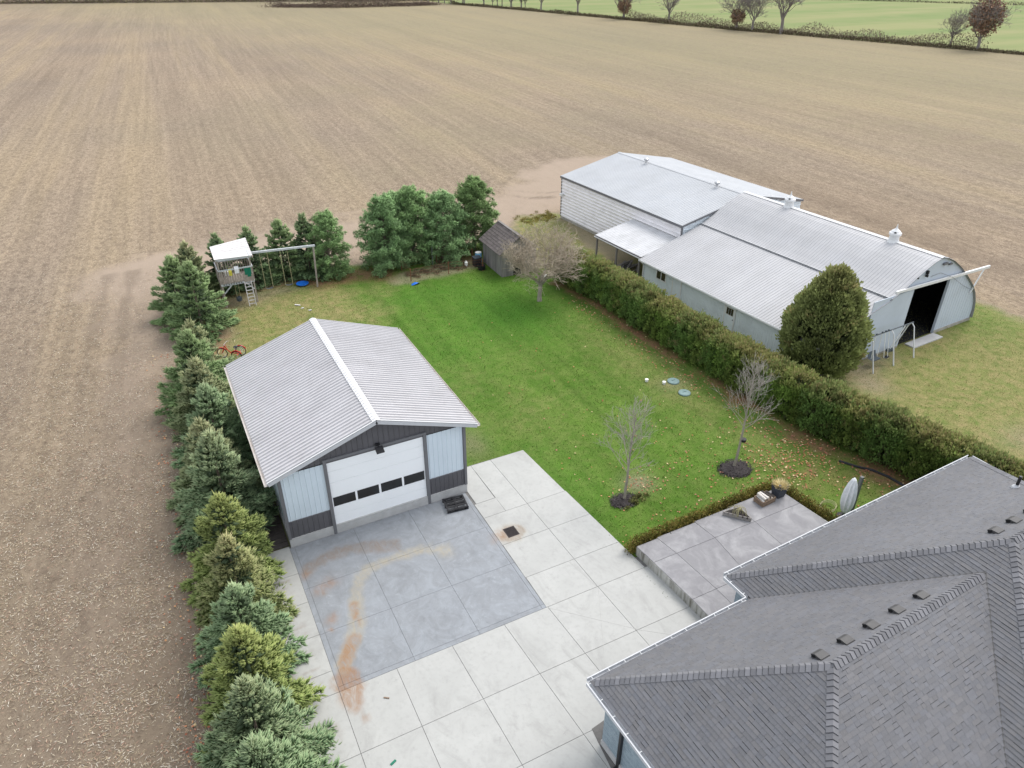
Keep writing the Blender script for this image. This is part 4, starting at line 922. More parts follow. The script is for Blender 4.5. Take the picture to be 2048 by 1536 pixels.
ol = thing('open_lean_to', 'low open lean-to roof on posts between tall shed and barn', 'lean-to', BL, BR_)
A = np.array([-9.98, 0, 2.28]); B = np.array([-6.12, 0, 2.96]); L = np.linalg.norm(B-A); ds = (B-A)/L
olr = MB().add([(-9.95, 16.5, 2.25), (-6.1, 16.5, 2.93), (-6.1, 22.25, 2.93), (-9.95, 22.25, 2.25)], [(0, 1, 2, 3)]).build('roof', M['soffit'], ol)
ribbed((-9.98, 22.3, 2.28), (0, -1, 0), ds, 5.85, L, .25, pm('dull_roof_sheet', (.52, .52, .53), .45, .08, .8, dirt=((.33, .33, .32), .5)), 'roof_panel', olr, rib=.025, ribw=.04)
MB().box(-10.0, -9.9, 16.45, 22.3, 2.06, 2.22).build('eave_beam', M['old_board'], ol); MB().box(-10.05, -9.99, 16.45, 22.35, 2.12, 2.17).build('gutter', M['white_trim'], ol)
for v in (22.1, 19.5, 16.7): MB().box(-9.95, -9.83, v-.06, v+.06, 0, 2.06).build('post', M['old_board'], ol)
lp = thing('timber_pile', 'heap of dark old boards lying under the open lean-to', 'timber', (33.3, 44.2, 0), R(30))
for i in range(14):
    a = random.uniform(-.5, .5); x, y = random.uniform(-.5, .5), random.uniform(-.7, .7); z = .03+i*.035
    MB().bar((x-math.cos(a)*.8, y-math.sin(a)*.8, z), (x+math.cos(a)*.8, y+math.sin(a)*.8, z+random.uniform(0, .1)), .14, .05).build('board', M['old_board'], lp)

# ------------------------------------------------------------------ old wooden shed
os_ = thing('old_wooden_shed', 'small old wooden shed with brown shingle roof behind the bare tree', 'shed', (23.45, 47.6, 0), R(-2))
ow, od = 3.0, 3.7
for i in range(19): MB().box(0, .03, i*od/19+.005, (i+1)*od/19-.005, 0, 2.02+random.uniform(-.03, .0)).build('board', M['old_board'], os_)
for i in range(15):
    x = (i+.5)*ow/15; top = 2.05+(1.15*(1-abs(x-ow/2)/(ow/2)))-.05
    for y in (-.02, od-.01):
        if y < 0 and 5 <= i <= 9: MB().box(i*ow/15+.005, (i+1)*ow/15-.005, y, y+.03, 1.85, top).build('board', M['old_board'], os_)
        else: MB().box(i*ow/15+.005, (i+1)*ow/15-.005, y, y+.03, 0, top).build('board', M['old_board'], os_)
MB().box(.98, 2.02, .03, .05, 0.02, 1.84).build('door', M['shade_black'], os_)  # near-black sheet filling the doorway, painted shade of the inside
for i in range(12): MB().box(ow-.03, ow, i*od/12+.005, (i+1)*od/12-.005, 0, 2.0).build('board', M['old_board'], os_)
def orow(s):
    x0 = -.3 if s > 0 else ow+.3; xm = ow/2; L = math.hypot(xm-x0, 1.30); n = 9
    for r in range(n):
        f0, f1 = r/n, (r+1.25)/n; f1 = min(f1, 1)
        for c in range(10):
            y0 = -.28+c*(od+.5)/10; y1 = y0+(od+.5)/10-.012; j = random.uniform(-.02, .02)
            P = lambda f, y, dz: (x0+(xm-x0)*f, y, 1.92+1.30*f+dz)
            MB().add([P(f0+j*.2, y0, .04), P(f0+j*.2, y1, .04), P(f1, y1, .012), P(f1, y0, .012), P(f0, y0, 0), P(f0, y1, 0)], [(0, 1, 2, 3), (4, 5, 1, 0)][::1]).build('shingle', M['old_shingle'], oroof)
oroof = MB().add([(-.28, -.26, 1.92), (ow/2, -.26, 3.2), (ow/2, od+.2, 3.2), (-.28, od+.2, 1.92), (ow+.28, -.26, 1.92), (ow+.28, od+.2, 1.92)], [(0, 1, 2, 3), (1, 4, 5, 2)]).build('roof', M['old_board'], os_)
orow(1); orow(-1)
MB().bar((ow/2, -.3, 3.24), (ow/2, od+.24, 3.24), .2, .03).build('ridge_board', M['old_board'], oroof)

# ------------------------------------------------------------------ plants
def pal(base, n, var=.25, seed=None):
    return np.array(base)[None]*rng.uniform(1-var, 1+var, (n, 1))
def spruce_mesh(name, h, r, nb, col, tipc, tan=.0, dens=1.0, inner=(.07, .10, .05)):
    parts = []; Pb, Db, Lb, Cb, Tb = [], [], [], [], []
    t = np.sort(rng.random(nb)**1.25)                      # denser low down
    az = np.arange(nb)*2.39996+rng.normal(0, .35, nb)
    for tt, a in zip(t, az):
        z = .10+tt*h*.93; Rr = r*1.18*(1-tt)**.86*rng.uniform(.66, 1.22)+.05
        el = -.22+.95*tt**1.5+rng.normal(0, .07); d = np.array([math.cos(a)*math.cos(el), math.sin(a)*math.cos(el), math.sin(el)])
        side = np.array([-math.sin(a), math.cos(a), 0]); upv = np.cross(d, side)
        n = max(8, int((16+64*Rr)*dens)); s = np.sqrt(rng.uniform(.12, 1, n)); sg = rng.choice([-1, 1], n)
        base = np.array([0, 0, z])+d*(s*Rr)[:, None]; base[:, 2] += .10*Rr*s**2*1.2
        spread = ((1-s)*.42*Rr+.07)*rng.uniform(.1, 1, n)*sg
        base += side*spread[:, None]+upv*rng.normal(0, .035, n)[:, None]
        dd = d[None]*rng.uniform(.55, 1.0, n)[:, None]+side[None]*(sg*rng.uniform(.1, .9, n))[:, None]+np.array([[0, 0, 1.]])*(rng.uniform(-.05, .6, n)+.55*tt)[:, None]
        Pb.append(base); Db.append(dd); Lb.append(rng.uniform(.16, .36, n)*(1-.2*tt))
        c = pal(col, n, .28); up_ = tt*.5+.5*s
        mixv = np.clip(tan*(tt**1.6)*1.3*rng.uniform(.3, 1.2, n), 0, 1)[:, None]
        Cb.append(c*(1-mixv)+np.array(tipc)[None]*mixv*.9); Tb.append(c*.55+np.array(tipc)[None]*.45*rng.uniform(.7, 1.3, (n, 1)))
    n = 34                                                 # leaders at the top
    Pb.append(np.stack([rng.normal(0, .05, n), rng.normal(0, .05, n), h-rng.uniform(.15, .8, n)], 1)); Db.append(np.stack([rng.normal(0, .45, n), rng.normal(0, .45, n), np.ones(n)], 1))
    Lb.append(rng.uniform(.28, .58, n)); Cb.append(pal(np.array(col)*.5+np.array(tipc)*.5, n)); Tb.append(pal(tipc, n))
    P = np.concatenate(Pb); D = np.concatenate(Db); L = np.concatenate(Lb); C = np.concatenate(Cb); T = np.concatenate(Tb)
    parts.append(spindles(P, D, L, rng.uniform(.020, .038, len(P)), C, T))
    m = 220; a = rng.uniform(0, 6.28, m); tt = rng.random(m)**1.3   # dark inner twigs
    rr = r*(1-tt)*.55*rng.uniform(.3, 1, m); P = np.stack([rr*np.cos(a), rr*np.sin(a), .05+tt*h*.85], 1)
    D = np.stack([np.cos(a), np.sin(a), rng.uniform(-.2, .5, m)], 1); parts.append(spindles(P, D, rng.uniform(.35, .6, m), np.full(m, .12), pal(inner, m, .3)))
    V, F, C = join_vf(parts); return fast_mesh(name, V, F, C, M['needle'])
def trunk_mesh(name, h, r0, r1, mat, lean=(0, 0)):
    m = MB(); m.tube([(0, 0, -.05), (0, 0, .15), (lean[0]*.4, lean[1]*.4, h*.5), (lean[0], lean[1], h)], [r0*1.35, r0, (r0+r1)/2, r1], 8)
    me = bpy.data.meshes.new(name); me.from_pydata(m.v, [], m.f); me.materials.append(mat); return me
BLUE, OLIVE, DEEP, TIPB, TIPO, TAN = (.165, .265, .132), (.205, .275, .085), (.165, .258, .105), (.42, .48, .27), (.46, .47, .17), (.24, .19, .10)
SPK = {'blue': spruce_mesh('crown', 4.4, 1.75, 120, BLUE, TIPB, .45, 1.25), 'blue2': spruce_mesh('crown', 4.4, 1.7, 120, (.158, .252, .132), (.44, .46, .25), .7, 1.25),
       'olive': spruce_mesh('crown', 4.4, 1.7, 120, OLIVE, TIPO, .6, 1.25), 'deep': spruce_mesh('crown', 4.4, 1.75, 110, DEEP, (.34, .40, .19), .45, 1.1),
       'deep2': spruce_mesh('crown', 4.4, 1.7, 110, (.170, .235, .108), (.42, .40, .22), .8, 1.1), 'olive2': spruce_mesh('crown', 4.4, 1.6, 125, (.200, .260, .090), (.45, .39, .21), .7, 1.3), 'slim': spruce_mesh('crown', 4.4, 1.45, 95, (.135, .220, .105), (.30, .35, .16), .4, 1.0)}
TRK = trunk_mesh('trunk', 3.9, .09, .015, M['bark'])
def plant(name, label, cat, crown, trunk, loc, s=1.0, sz=None, rz=0, group=None):
    o = thing(name, label, cat, loc, rz, group); o.scale = (s, s, sz or s)
    mobj('trunk', trunk, o); mobj('crown', crown, o); return o
ROW = [('blue', -.88, 13.0, 1.0, 'grey-green spruce at the bottom edge of the photo, beside the driveway'),
 ('blue2', -.8, 15.1, .98, 'bluish spruce beside the rusty driveway stain, second from the bottom of the row'),
 ('olive', -.68, 17.2, .95, 'yellow-olive spruce with bright tips beside the driveway, third from the bottom'),
 ('blue', -.5, 19.4, .9, 'small blue-green spruce beside the top of the driveway strip'),
 ('olive2', -.38, 21.7, .95, 'tan-topped olive evergreen left of the small stained driveway strip'),
 ('olive', -.28, 24.2, .95, 'yellow-green evergreen beside the lower left corner of the garage front'),
 ('blue2', -.05, 27.3, 1.14, 'largest blue-green spruce by the front left garage corner'),
 ('deep2', -.25, 29.6, 1.02, 'spruce just behind the large blue-green one along the garage'),
 ('blue', .30, 32.2, 1.05, 'grey-tipped spruce beside the middle of the garage eave'),
 ('deep2', .15, 35.2, 1.06, 'tan-tipped spruce beside the rear part of the garage eave'),
 ('deep', .15, 38.2, 1.1, 'broad green spruce left of the rear garage corner'),
 ('deep2', .5, 41.9, .86, 'short tan-topped spruce beside the red tricycle'),
 ('deep', 1.3, 48.2, 1.12, 'full dark green spruce left of the play tower ladder'),
 ('deep', .4, 51.4, 1.02, 'outermost spruce at the far left corner of the yard'),
 ('deep2', 1.55, 54.4, .98, 'spruce behind the corner spruce at the back left of the yard'),
 ('slim', 3.70, 55.0, 1.02, 'narrow spruce directly behind the play tower'),
 ('slim', 5.95, 55.2, 1.06, 'dark spruce at the right rear corner of the play tower'),
 ('deep', 8.35, 55.6, 1.03, 'spruce with pale tips behind the hanging swings'),
 ('slim', 10.15, 55.0, 1.10, 'narrow dark spruce behind the end post of the swing beam')]
for k, x, y, s, lab in ROW: plant('spruce_tree', lab, 'tree', SPK[k], TRK, (x, y, .0), s, s*random.uniform(.97, 1.04), random.uniform(0, 6.28), 'spruces along the yard edge')

def cedar_mesh(name, h, r, nclump, nsp, col, tip, tan, shape='column'):
    P, D, N_, C = [], [], [], []
    for k in range(nclump):
        t = rng.random()**.85; a = rng.uniform(0, 6.28)
        if shape == 'column': rad = r*(1-.12*t-.30*max(0, t-.86)/.14)*rng.uniform(.85, 1.1)*(rng.uniform(.3, 1) if t > .9 else 1)
        else: rad = r*(math.sin(math.pi*min(1, .16+.84*t)**.8)**.75*1.0)*(rng.uniform(.72, 1.2) if h < 5 else rng.uniform(.9, 1.06))
        zc = .08*h+t*h*.88; c = np.array([rad*.82*math.cos(a), rad*.82*math.sin(a), zc]); out = np.array([math.cos(a), math.sin(a), .55+.9*t**3])
        out /= np.linalg.norm(out); cs = rng.uniform(.16, .30)*(1 if shape == 'column' else 1.35)
        q = rng.normal(0, 1, (nsp, 3)); q = nrm(q)*rng.uniform(.2, 1, (nsp, 1))*cs
        q += out*(cs*.25)
        P.append(c+q); dd = nrm(q)*.6+out*.6+np.array([0, 0, .75]); D.append(dd+rng.normal(0, .25, (nsp, 3)))
        N_.append(np.cross(dd, np.array([0, 0, 1.]))+rng.normal(0, .4, (nsp, 3)))
        g = rng.uniform(.75, 1.25); cc = pal(np.array(col)*g, nsp, .25); top = np.clip((t-.74)/.22, 0, 1)*tan*rng.uniform(.3, 1.1, (nsp, 1))+((rng.random()<.05)*.5*(tan>0))
        top = np.clip(top, 0, 1); C.append(cc*(1-top)+np.array(tip)*top*rng.uniform(.8, 1.2, (nsp, 1)))
    V, F, C = blades(np.concatenate(P), np.concatenate(D), np.concatenate(N_), rng.uniform(.10, .22, nclump*nsp)*(1.25 if shape != 'column' else 1), rng.uniform(.028, .055, nclump*nsp)*(1.25 if shape != 'column' else 1), np.concatenate(C))
    m = int(260*(h/2.4)**1.6); a = rng.uniform(0, 6.28, m); tt = rng.random(m)
    if shape == 'column': rr = r*.6*rng.uniform(.2, 1, m)*(1-.5*tt**2)
    else: rr = r*.62*rng.uniform(.2, 1, m)*np.sin(np.pi*np.clip(.16+.84*tt, 0, 1))**.6
    V2_, F2_, C2_ = spindles(np.stack([rr*np.cos(a), rr*np.sin(a), tt*h*.8], 1), np.stack([np.cos(a)*.5, np.sin(a)*.5, np.ones(m)], 1), rng.uniform(.3, .6, m)*(h/2.4)**.5, np.full(m, .13*(h/2.4)**.6), pal((.085, .105, .040), m, .3))
    V, F, C = join_vf([(V, F, C), (V2_, F2_, C2_)]); return fast_mesh(name, V, F, C, M['foliage'])
CG = (.200, .295, .070)
CED = [cedar_mesh('crown', 2.55, 1.16, 200, 28, c, (.40, .31, .16), tn) for c, tn in ((CG, .7), ((.165, .258, .074), .5), ((.200, .265, .070), .8), ((.178, .268, .070), .6))]
CTR = trunk_mesh('trunk', 1.9, .07, .02, M['bark'])
def along(P, step):
    out = []; acc = 0
    for (x0, y0), (x1, y1) in zip(P[:-1], P[1:]):
        L = math.hypot(x1-x0, y1-y0); s = acc
        while s < L: out.append((x0+(x1-x0)*s/L, y0+(y1-y0)*s/L)); s += step
        acc = s-L
    return out
for i, (x, y) in enumerate(along(HEDGE, .74)):
    s = random.uniform(.94, 1.04)
    plant('cedar_shrub', 'clipped cedar shrub grown into the long hedge before the barn', 'shrub', CED[random.randrange(4)], CTR, (x+random.uniform(-.1, .1), y, .0), s, random.uniform(.98, 1.1), random.uniform(0, 6.28), 'cedars of the long hedge')
BC = cedar_mesh('crown', 6.8, 2.6, 900, 30, (.235, .270, .098), (.42, .33, .16), .3, 'egg')
plant('cedar_tree', 'big rounded dark cedar standing between hedge and barn', 'tree', BC, trunk_mesh('trunk', 5.2, .2, .04, M['bark']), (33.85, 25.5, 0))

def pine_mesh(name, h, r, nb, col, base=.5):
    P, D, L, C, T = [], [], [], [], []; wood = MB()
    wood.tube([(0, 0, -.05), (0, 0, h*.3), (.05, .03, h*.65), (0, .05, h*.95)], [.16, .13, .08, .02], 8)
    for k in range(nb):
        t = (k+rng.random())/nb; a = k*2.39996+rng.normal(0, .4); z = base+t*(h-base)*.95
        Rr = r*(math.sin(math.pi*(.36+.58*t))**.8)*rng.uniform(.7, 1.12); el = -.12+.95*t+rng.normal(0, .12)
        d = np.array([math.cos(a)*math.cos(el), math.sin(a)*math.cos(el), math.sin(el)]); end = np.array([0, 0, z])+d*Rr
        wood.tube([(0, 0, z), tuple(np.array([0, 0, z])+d*Rr*.6), tuple(end)], [.035, .022, .008], 4, cap=False)
        m = 9; dd = nrm(d*.55+np.array([0, 0, .8])+rng.normal(0, .28, (m, 3))); P.append(end-d*rng.uniform(0, .5, (m, 1))*Rr*.6+rng.normal(0, .07, (m, 3))); D.append(dd); L.append(rng.uniform(.30, .55, m)); cc = pal(np.array(col)*1.1, m, .2); C.append(cc); T.append(cc*1.5)
        nc = 4+int(Rr*3.0)
        for j in range(nc):
            s = rng.uniform(.35, 1.02); c = np.array([0, 0, z])+d*Rr*s+rng.normal(0, .13+.12*(1-s), 3)*np.array([1.2, 1.2, .7]); m = 30
            dd = nrm(rng.normal(0, 1, (m, 3))+np.array([0, 0, .55])+d*.6); cs = rng.uniform(.12, .22)
            P.append(c+dd*cs*rng.uniform(.1, .9, (m, 1))); D.append(dd); L.append(rng.uniform(.14, .25, m)); g = rng.uniform(.7, 1.3)
            cc = pal(np.array(col)*g, m, .25); C.append(cc); T.append(cc*1.35)
    V, F, C = spindles(np.concatenate(P), np.concatenate(D), np.concatenate(L), rng.uniform(.018, .030, sum(map(len, P))), np.concatenate(C), np.concatenate(T))
    me = bpy.data.meshes.new('trunk'); me.from_pydata(wood.v, [], wood.f); me.materials.append(M['bark'])
    return fast_mesh(name, V, F, C, M['needle']), me
PG = (.210, .325, .130)
PIN = [pine_mesh('crown', 6.2, 2.2, 120, PG, .35), pine_mesh('crown', 6.2, 2.35, 120, (.215, .335, .145), .35), pine_mesh('crown', 6.2, 1.9, 110, (.175, .262, .098), .9)]
for k, x, y, s, sz, lab in ((0, 11.6, 54.1, .78, .80, 'pine beside the swing beam post, leftmost of the pines'), (1, 16.1, 53.8, .95, .90, 'broad pine above the orange needle patch'), (0, 18.6, 54.2, 1.08, .95, 'tall pine behind the small fenced garden'),
        (1, 20.9, 53.5, 1.0, .86, 'lower pine between the fenced garden and the dark pine'), (2, 24.0, 54.0, 1.15, .97, 'dark tall pine standing behind the old wooden shed'), (1, 17.2, 55.0, .9, .86, 'pine filling the gap behind the broad pine')):
    o = thing('pine_tree', lab, 'tree', (x, y, 0), random.uniform(0, 6), 'pines at the back of the yard'); o.scale = (s, s, sz); mobj('trunk', PIN[k][1], o); mobj('crown', PIN[k][0], o)

# bare deciduous trees: recursive limbs
def bare_tree(h, trunk_h, r0, spread, levels, kids, seed, upright=.5, droop=0, minr=.006, ml=.62):
    rs = random.Random(seed); big = MB(); tw = MB()
    def grow(p, d, L, r, lev):
        n = 3; pts = [p]; rad = [r]; q = np.array(p, float); dd = np.array(d, float)
        for i in range(n):
            dd = dd+np.array([rs.gauss(0, .13), rs.gauss(0, .13), rs.gauss(0, .08)+(.06 if lev < levels-1 else -droop)]); dd /= np.linalg.norm(dd)
            q = q+dd*L/n; pts.append(tuple(q)); rad.append(max(minr, r*(1-.6*(i+1)/n)))
        (big if lev < 2 else tw).tube(pts, rad, 6 if lev < 2 else 3, cap=False)
        if lev >= levels: return
        m = kids[min(lev, len(kids)-1)]
        for j in range(m):
            f = rs.uniform(.25, 1.0) if j else 1.0; i = min(n-1, int(f*n)); a_ = np.array(pts[i]); b_ = np.array(pts[i+1]); s = f*n-i; o = a_+(b_-a_)*min(1, s)
            ax = np.array([rs.gauss(0, 1), rs.gauss(0, 1), rs.gauss(0, .45)]); ax -= dd*(ax@dd); ax /= np.linalg.norm(ax)+1e-6
            nd = dd*rs.uniform(.5, 1)+ax*spread*rs.uniform(.6, 1.15)+np.array([0, 0, upright*rs.uniform(.2, .7)]); nd /= np.linalg.norm(nd)
            grow(tuple(o), nd, L*ml*rs.uniform(.75, 1.2), max(minr, r*(1-.6*f)*.75), lev+1)
    return grow, big, tw
def m_from(mb, name, mat):
    me = bpy.data.meshes.new(name); me.from_pydata(mb.v, [], mb.f); me.materials.append(mat); return me
TWIG = pm('twig_bark', (.36, .30, .23), .9, .15, 6); TWIGP = pm('pale_twig_bark', (.34, .31, .27), .9, .15, 6)
# young trees on the lawn: a leader with side limbs
def young(h, seed, base, spread):
    grow, big, tw = bare_tree(h, 0, .05, spread, 3, (0,), seed); rs = random.Random(seed)
    pts = [(0, 0, -.03)]; rad = [.075]
    for i in range(1, 9): pts.append((pts[-1][0]+rs.gauss(0, .02)+.02, pts[-1][1]+rs.gauss(0, .02), h*.92*i/8)); rad.append(.065*(1-i/8.6)+.008)
    big.tube(pts, rad, 8, cap=False)
    g2, b2, t2 = bare_tree(h, 0, .05, .55, 3, (4, 4, 4), seed+1, .6, 0, .0055, .55)
    for k in range(30):
        f = base+(1-base)*(k/30)**.9; i = min(7, int(f*8)); o = np.array(pts[i])+(np.array(pts[i+1])-np.array(pts[i]))*(f*8-i); a = k*2.39996+rs.gauss(0, .3)
        L = spread*(1-f)**.55*rs.uniform(.8, 1.15)+.35; up = rs.uniform(.6, 1.2)+.9*f
        g2(tuple(o), np.array([math.cos(a), math.sin(a), up])/math.hypot(1, up), L, .024*(1-f*.6), 1)
    big.v, o_ = big.v, len(big.v)
    big.f += [tuple(o_+i for i in f) for f in b2.f]; big.v += b2.v; big.c += b2.c
    return big, t2
def lawn_tree(label, x, y, h, seed, base, spread, extra=None):
    o = thing('young_tree', label, 'tree', (x, y, 0), 0, 'young bare trees on the lawn'); b, t = young(h, seed, base, spread)
    mobj('trunk', m_from(b, 'trunk', M['bark_pale']), o); mobj('crown', m_from(t, 'twigs', TWIGP), o); return o
lawn_tree('bare young tree with small mulch patch, nearer the driveway', 16.58, 20.85, 5.2, 11, .30, 1.45)
lawn_tree('bare young tree with hanging black pot, nearer the hedge', 22.86, 20.45, 5.9, 23, .42, 1.55)
grow, big, tw = bare_tree(6, 1.4, .15, .80, 5, (7, 6, 5, 5, 3), 5, .30, .07, .0075, .68)
big.tube([(0, 0, -.05), (0, 0, .3), (.05, 0, 1.3)], [.21, .16, .15], 10, cap=False)
rs = random.Random(3)
for k in range(9):
    a = k*2.4; up = .5+.75*rs.random(); grow((.05, 0, 1.2+.05*k), np.array([math.cos(a), math.sin(a), up])/math.hypot(1, up), rs.uniform(1.7, 2.2), .085, 1)
bt = thing('bare_tree', 'wide leafless tree with dense twigs at the end of the hedge', 'tree', (23.94, 42.35, 0))
mobj('trunk', m_from(big, 'trunk', M['bark_pale']), bt); mobj('crown', m_from(tw, 'twigs', TWIG), bt)
# mulch rings, hanging pot
def ring(label, x, y, r):
    n = 40; rad = [r*(.8+.35*float(vnoise(math.cos(a)*3+9+x, math.sin(a)*3+9+y, .9, 7))) for a in np.linspace(0, 6.283, n+1)[:-1]]; vs = [(0, 0, .12)]; fs = []
    for k, f in enumerate((.55, .85, 1.0)):
        for j in range(n): a = 6.283*j/n; vs.append((rad[j]*f*math.cos(a), rad[j]*.78*f*math.sin(a), (.11, .085, .0)[k]+random.uniform(-.012, .012)))
    fs += [(0, 1+j, 1+(j+1) % n) for j in range(n)]+[(1+k*n+j, 1+(k+1)*n+j, 1+(k+1)*n+(j+1) % n, 1+k*n+(j+1) % n) for k in range(2) for j in range(n)]
    o = thing('mulch_ring', label, 'mulch', (x, y, .01), 0, 'mulch rings'); MB().add(vs, fs).build('mulch_bed', M['mulch'], o)
    m = 900; a = rng.uniform(0, 6.283, m); q = np.sqrt(rng.random(m))*1.12; rr = r*q; P = np.stack([rr*np.cos(a), rr*.78*np.sin(a), .04+.09*np.clip(1-q*.7, 0, 1)], 1)
    V, F, C = blades(P, rng.normal(0, 1, (m, 3))*np.array([[1, 1, .3]]), rng.normal(0, .5, (m, 3))+np.array([[0, 0, 1]]), rng.uniform(.05, .13, m), rng.uniform(.012, .03, m), pal((.055, .046, .046), m, .6))
    tag(mobj('wood_chips', fast_mesh('wood_chips', V, F, C, M['litter']), o), kind='stuff')
ring('dark mulch around the young tree nearer the driveway', 16.5, 20.8, .62); ring('dark mulch around the young tree with hanging pot', 22.8, 20.3, .85)
hp = thing('hanging_pot', 'small black pot hanging from the young tree nearer the hedge', 'pot', (23.08, 20.38, 1.55))
MB().lathe([(.08, 0), (.13, .02), (.15, .16), (.14, .17)], n=12).build('pot', M['black'], hp); MB().tube([(0.0, 0, .17), (-.06, .02, .7)], .008, 5).build('hanger', M['rope'], hp)

# weeds by the driveway tree, patio box hedge
def lowplants(name, label, cat, pts, n, r, hgt, col, tip, group=None):
    P = []; C = []
    for (x, y, z) in pts: q = rng.normal(0, 1, (n, 3)); q = nrm(q)*rng.random((n, 1))**.5; q[:, 2] = np.abs(q[:, 2]); P.append(np.array([[x, y, z]])+q*np.array([[r, r, hgt]])); C.append(pal(np.array(col)*rng.uniform(.7, 1.3), n, .3)*(1-.5*(rng.random((n, 1)) < .25))+np.array(tip)*.5*(rng.random((n, 1)) < .25))
    P = np.concatenate(P); C = np.concatenate(C); D = rng.normal(0, .6, P.shape)+np.array([0, 0, .9])
    V, F, C = blades(P, D, rng.normal(0, 1, P.shape), rng.uniform(.06, .13, len(P)), rng.uniform(.016, .030, len(P)), C)
    return tag(mobj(name, fast_mesh(name, V, F, C, M['foliage'])), label, cat, group)
bh = [(x, y, .05) for x, y in along([(14.85, 17.9), (23.0, 18.15)], .26)]
lowplants('box_hedge', 'low olive-brown hedge along the rear patio edge', 'hedge', bh, 420, .30, .82, (.150, .135, .032), (.32, .21, .08))
bh = [(x, y, .05) for x, y in along([(23.35, 18.0), (23.75, 14.6)], .26)]
lowplants('box_hedge', 'short olive-brown hedge along the right patio edge', 'hedge', bh, 420, .30, .80, (.150, .135, .032), (.32, .21, .08))
lowplants('weeds', 'pale green weeds beside the mulch of the driveway tree', 'weeds', [(17.0+random.gauss(0, .35), 20.55+random.gauss(0, .2), .03) for _ in range(14)], 60, .16, .12, (.16, .17, .06), (.30, .27, .12))
lowplants('brush', 'brown dead garden growth inside the small fence', 'brush', [(random.uniform(16.9, 22.2), 51.2+random.gauss(0, .5), .02) for _ in range(46)], 60, .28, .22, (.17, .12, .08), (.12, .14, .05))
lowplants('shrub', 'dark low shrubs under the dark tall pine', 'shrub', [(random.uniform(21.6, 24.4), 53.6+random.gauss(0, .4), .02) for _ in range(22)], 90, .35, .5, (.05, .065, .025), (.14, .12, .05))
lowplants('grass_clump', 'yellow rough grass beside the far corner of the tall shed', 'grass', [(random.uniform(31, 35), 59.2+random.gauss(0, .7), .0) for _ in range(60)], 50, .3, .18, (.22, .19, .05), (.30, .24, .08))

# ------------------------------------------------------------------ play tower with swing beam
pt = thing('play_tower', 'weathered wooden play tower with white roof, ladder and long swing beam', 'playset', (3.3, 51.6, 0))
for x, y in ((0, 0), (2.15, 0), (0, 1.75), (2.15, 1.75)): MB().box(x-.05, x+.05, y-.05, y+.05, 0, 3.62).build('post', M['play_wood'], pt)
for i in range(12): MB().box(-.1+i*.195, .085+i*.195, -.06, 1.81, 1.80, 1.85).build('deck_board', M['play_wood'], pt)
MB().box(-.08, 2.23, -.11, -.065, 1.66, 1.80).build('deck_beam', M['play_beam'], pt); MB().box(-.08, 2.23, 1.815, 1.86, 1.66, 1.80).build('deck_beam', M['play_beam'], pt)
for y in (-.09, 1.84): MB().bar((-.05, y, 2.82), (2.2, y, 2.82), .05, .09).build('rail', M['play_beam'], pt)
for x in (-.09, 2.24): MB().bar((x, -.08, 2.82), (x, 1.84, 2.82), .05, .09).build('rail', M['play_beam'], pt)
for i in range(12): MB().box(.08+i*.17, .16+i*.17, 1.80, 1.83, 1.86, 2.8).build('baluster', M['play_wood'], pt)
for i in range(8): MB().box(.08+i*.17, .16+i*.17, -.11, -.08, 1.70, 2.8).build('baluster', M['play_wood'], pt)
for x in (-.12, 2.24):
    for i in range(9): MB().box(x, x+.03, .08+i*.19, .20+i*.19, 1.70, 2.8).build('baluster', M['play_wood'], pt)
MB().box(1.5, 2.2, -.115, -.08, 1.72, 2.35).build('side_panel', M['play_wood'], pt)
A_ = np.array([[-.18, -.2, 3.72], [2.38, -.2, 3.62], [2.36, 1.9, 4.28], [-.16, 1.9, 3.98]])
for i in range(9):
    f0, f1 = i/9, (i+1)/9-.008
    a = A_[0]+(A_[3]-A_[0])*f0; b = A_[1]+(A_[2]-A_[1])*f0; c = A_[1]+(A_[2]-A_[1])*f1; d = A_[0]+(A_[3]-A_[0])*f1; t_ = np.array([0, 0, .03])
    MB().add([a, b, c, d, a+t_, b+t_, c+t_*.6, d+t_*.6], [(3, 2, 1, 0), (4, 5, 6, 7), (0, 1, 5, 4), (1, 2, 6, 5), (2, 3, 7, 6), (3, 0, 4, 7)]).build('roof_plank', M['play_roof'], pt)
for x in (0, 2.15): MB().bar((x, -.15, 3.66), (x, 1.86, 3.98 if x == 0 else 4.2), .06, .08).build('rafter', M['play_beam'], pt)
MB().bar((-.1, -.14, 3.66), (2.3, -.14, 3.56), .05, .12).build('header', M['play_beam'], pt)
MB().bar((.05, -.08, 1.1), (.62, -.08, 1.66), .07, .07, up=(0, 1, 0)).build('brace', M['play_beam'], pt); MB().bar((2.1, -.08, 1.1), (1.6, -.08, 1.66), .07, .07, up=(0, 1, 0)).build('brace', M['play_beam'], pt)
ld = bpy.data.objects.new('ladder', None); link(ld, pt); ld.location = (1.50, -.55, 0)
for x in (0, .46): MB().bar((x, 0, 0), (x, .40, 1.78), .05, .08).build('side_rail', M['play_roof'], ld)
for i in range(7):
    z = .18+i*.24; MB().bar((.02, .4*z/1.78, z), (.44, .4*z/1.78, z), .06, .04).build('rung', M['play_roof'], ld)
MB().bar((2.1, 1.0, 3.42), (7.05, 1.05, 3.18), .12, .14).build('swing_beam', M['play_beam'], pt)
MB().bar((6.92, 1.05, 3.12), (6.75, .75, 0), .10).build('swing_leg', M['play_wood'], pt); MB().bar((6.92, 1.05, 3.12), (6.98, 1.9, 0), .10).build('swing_leg', M['play_wood'], pt)
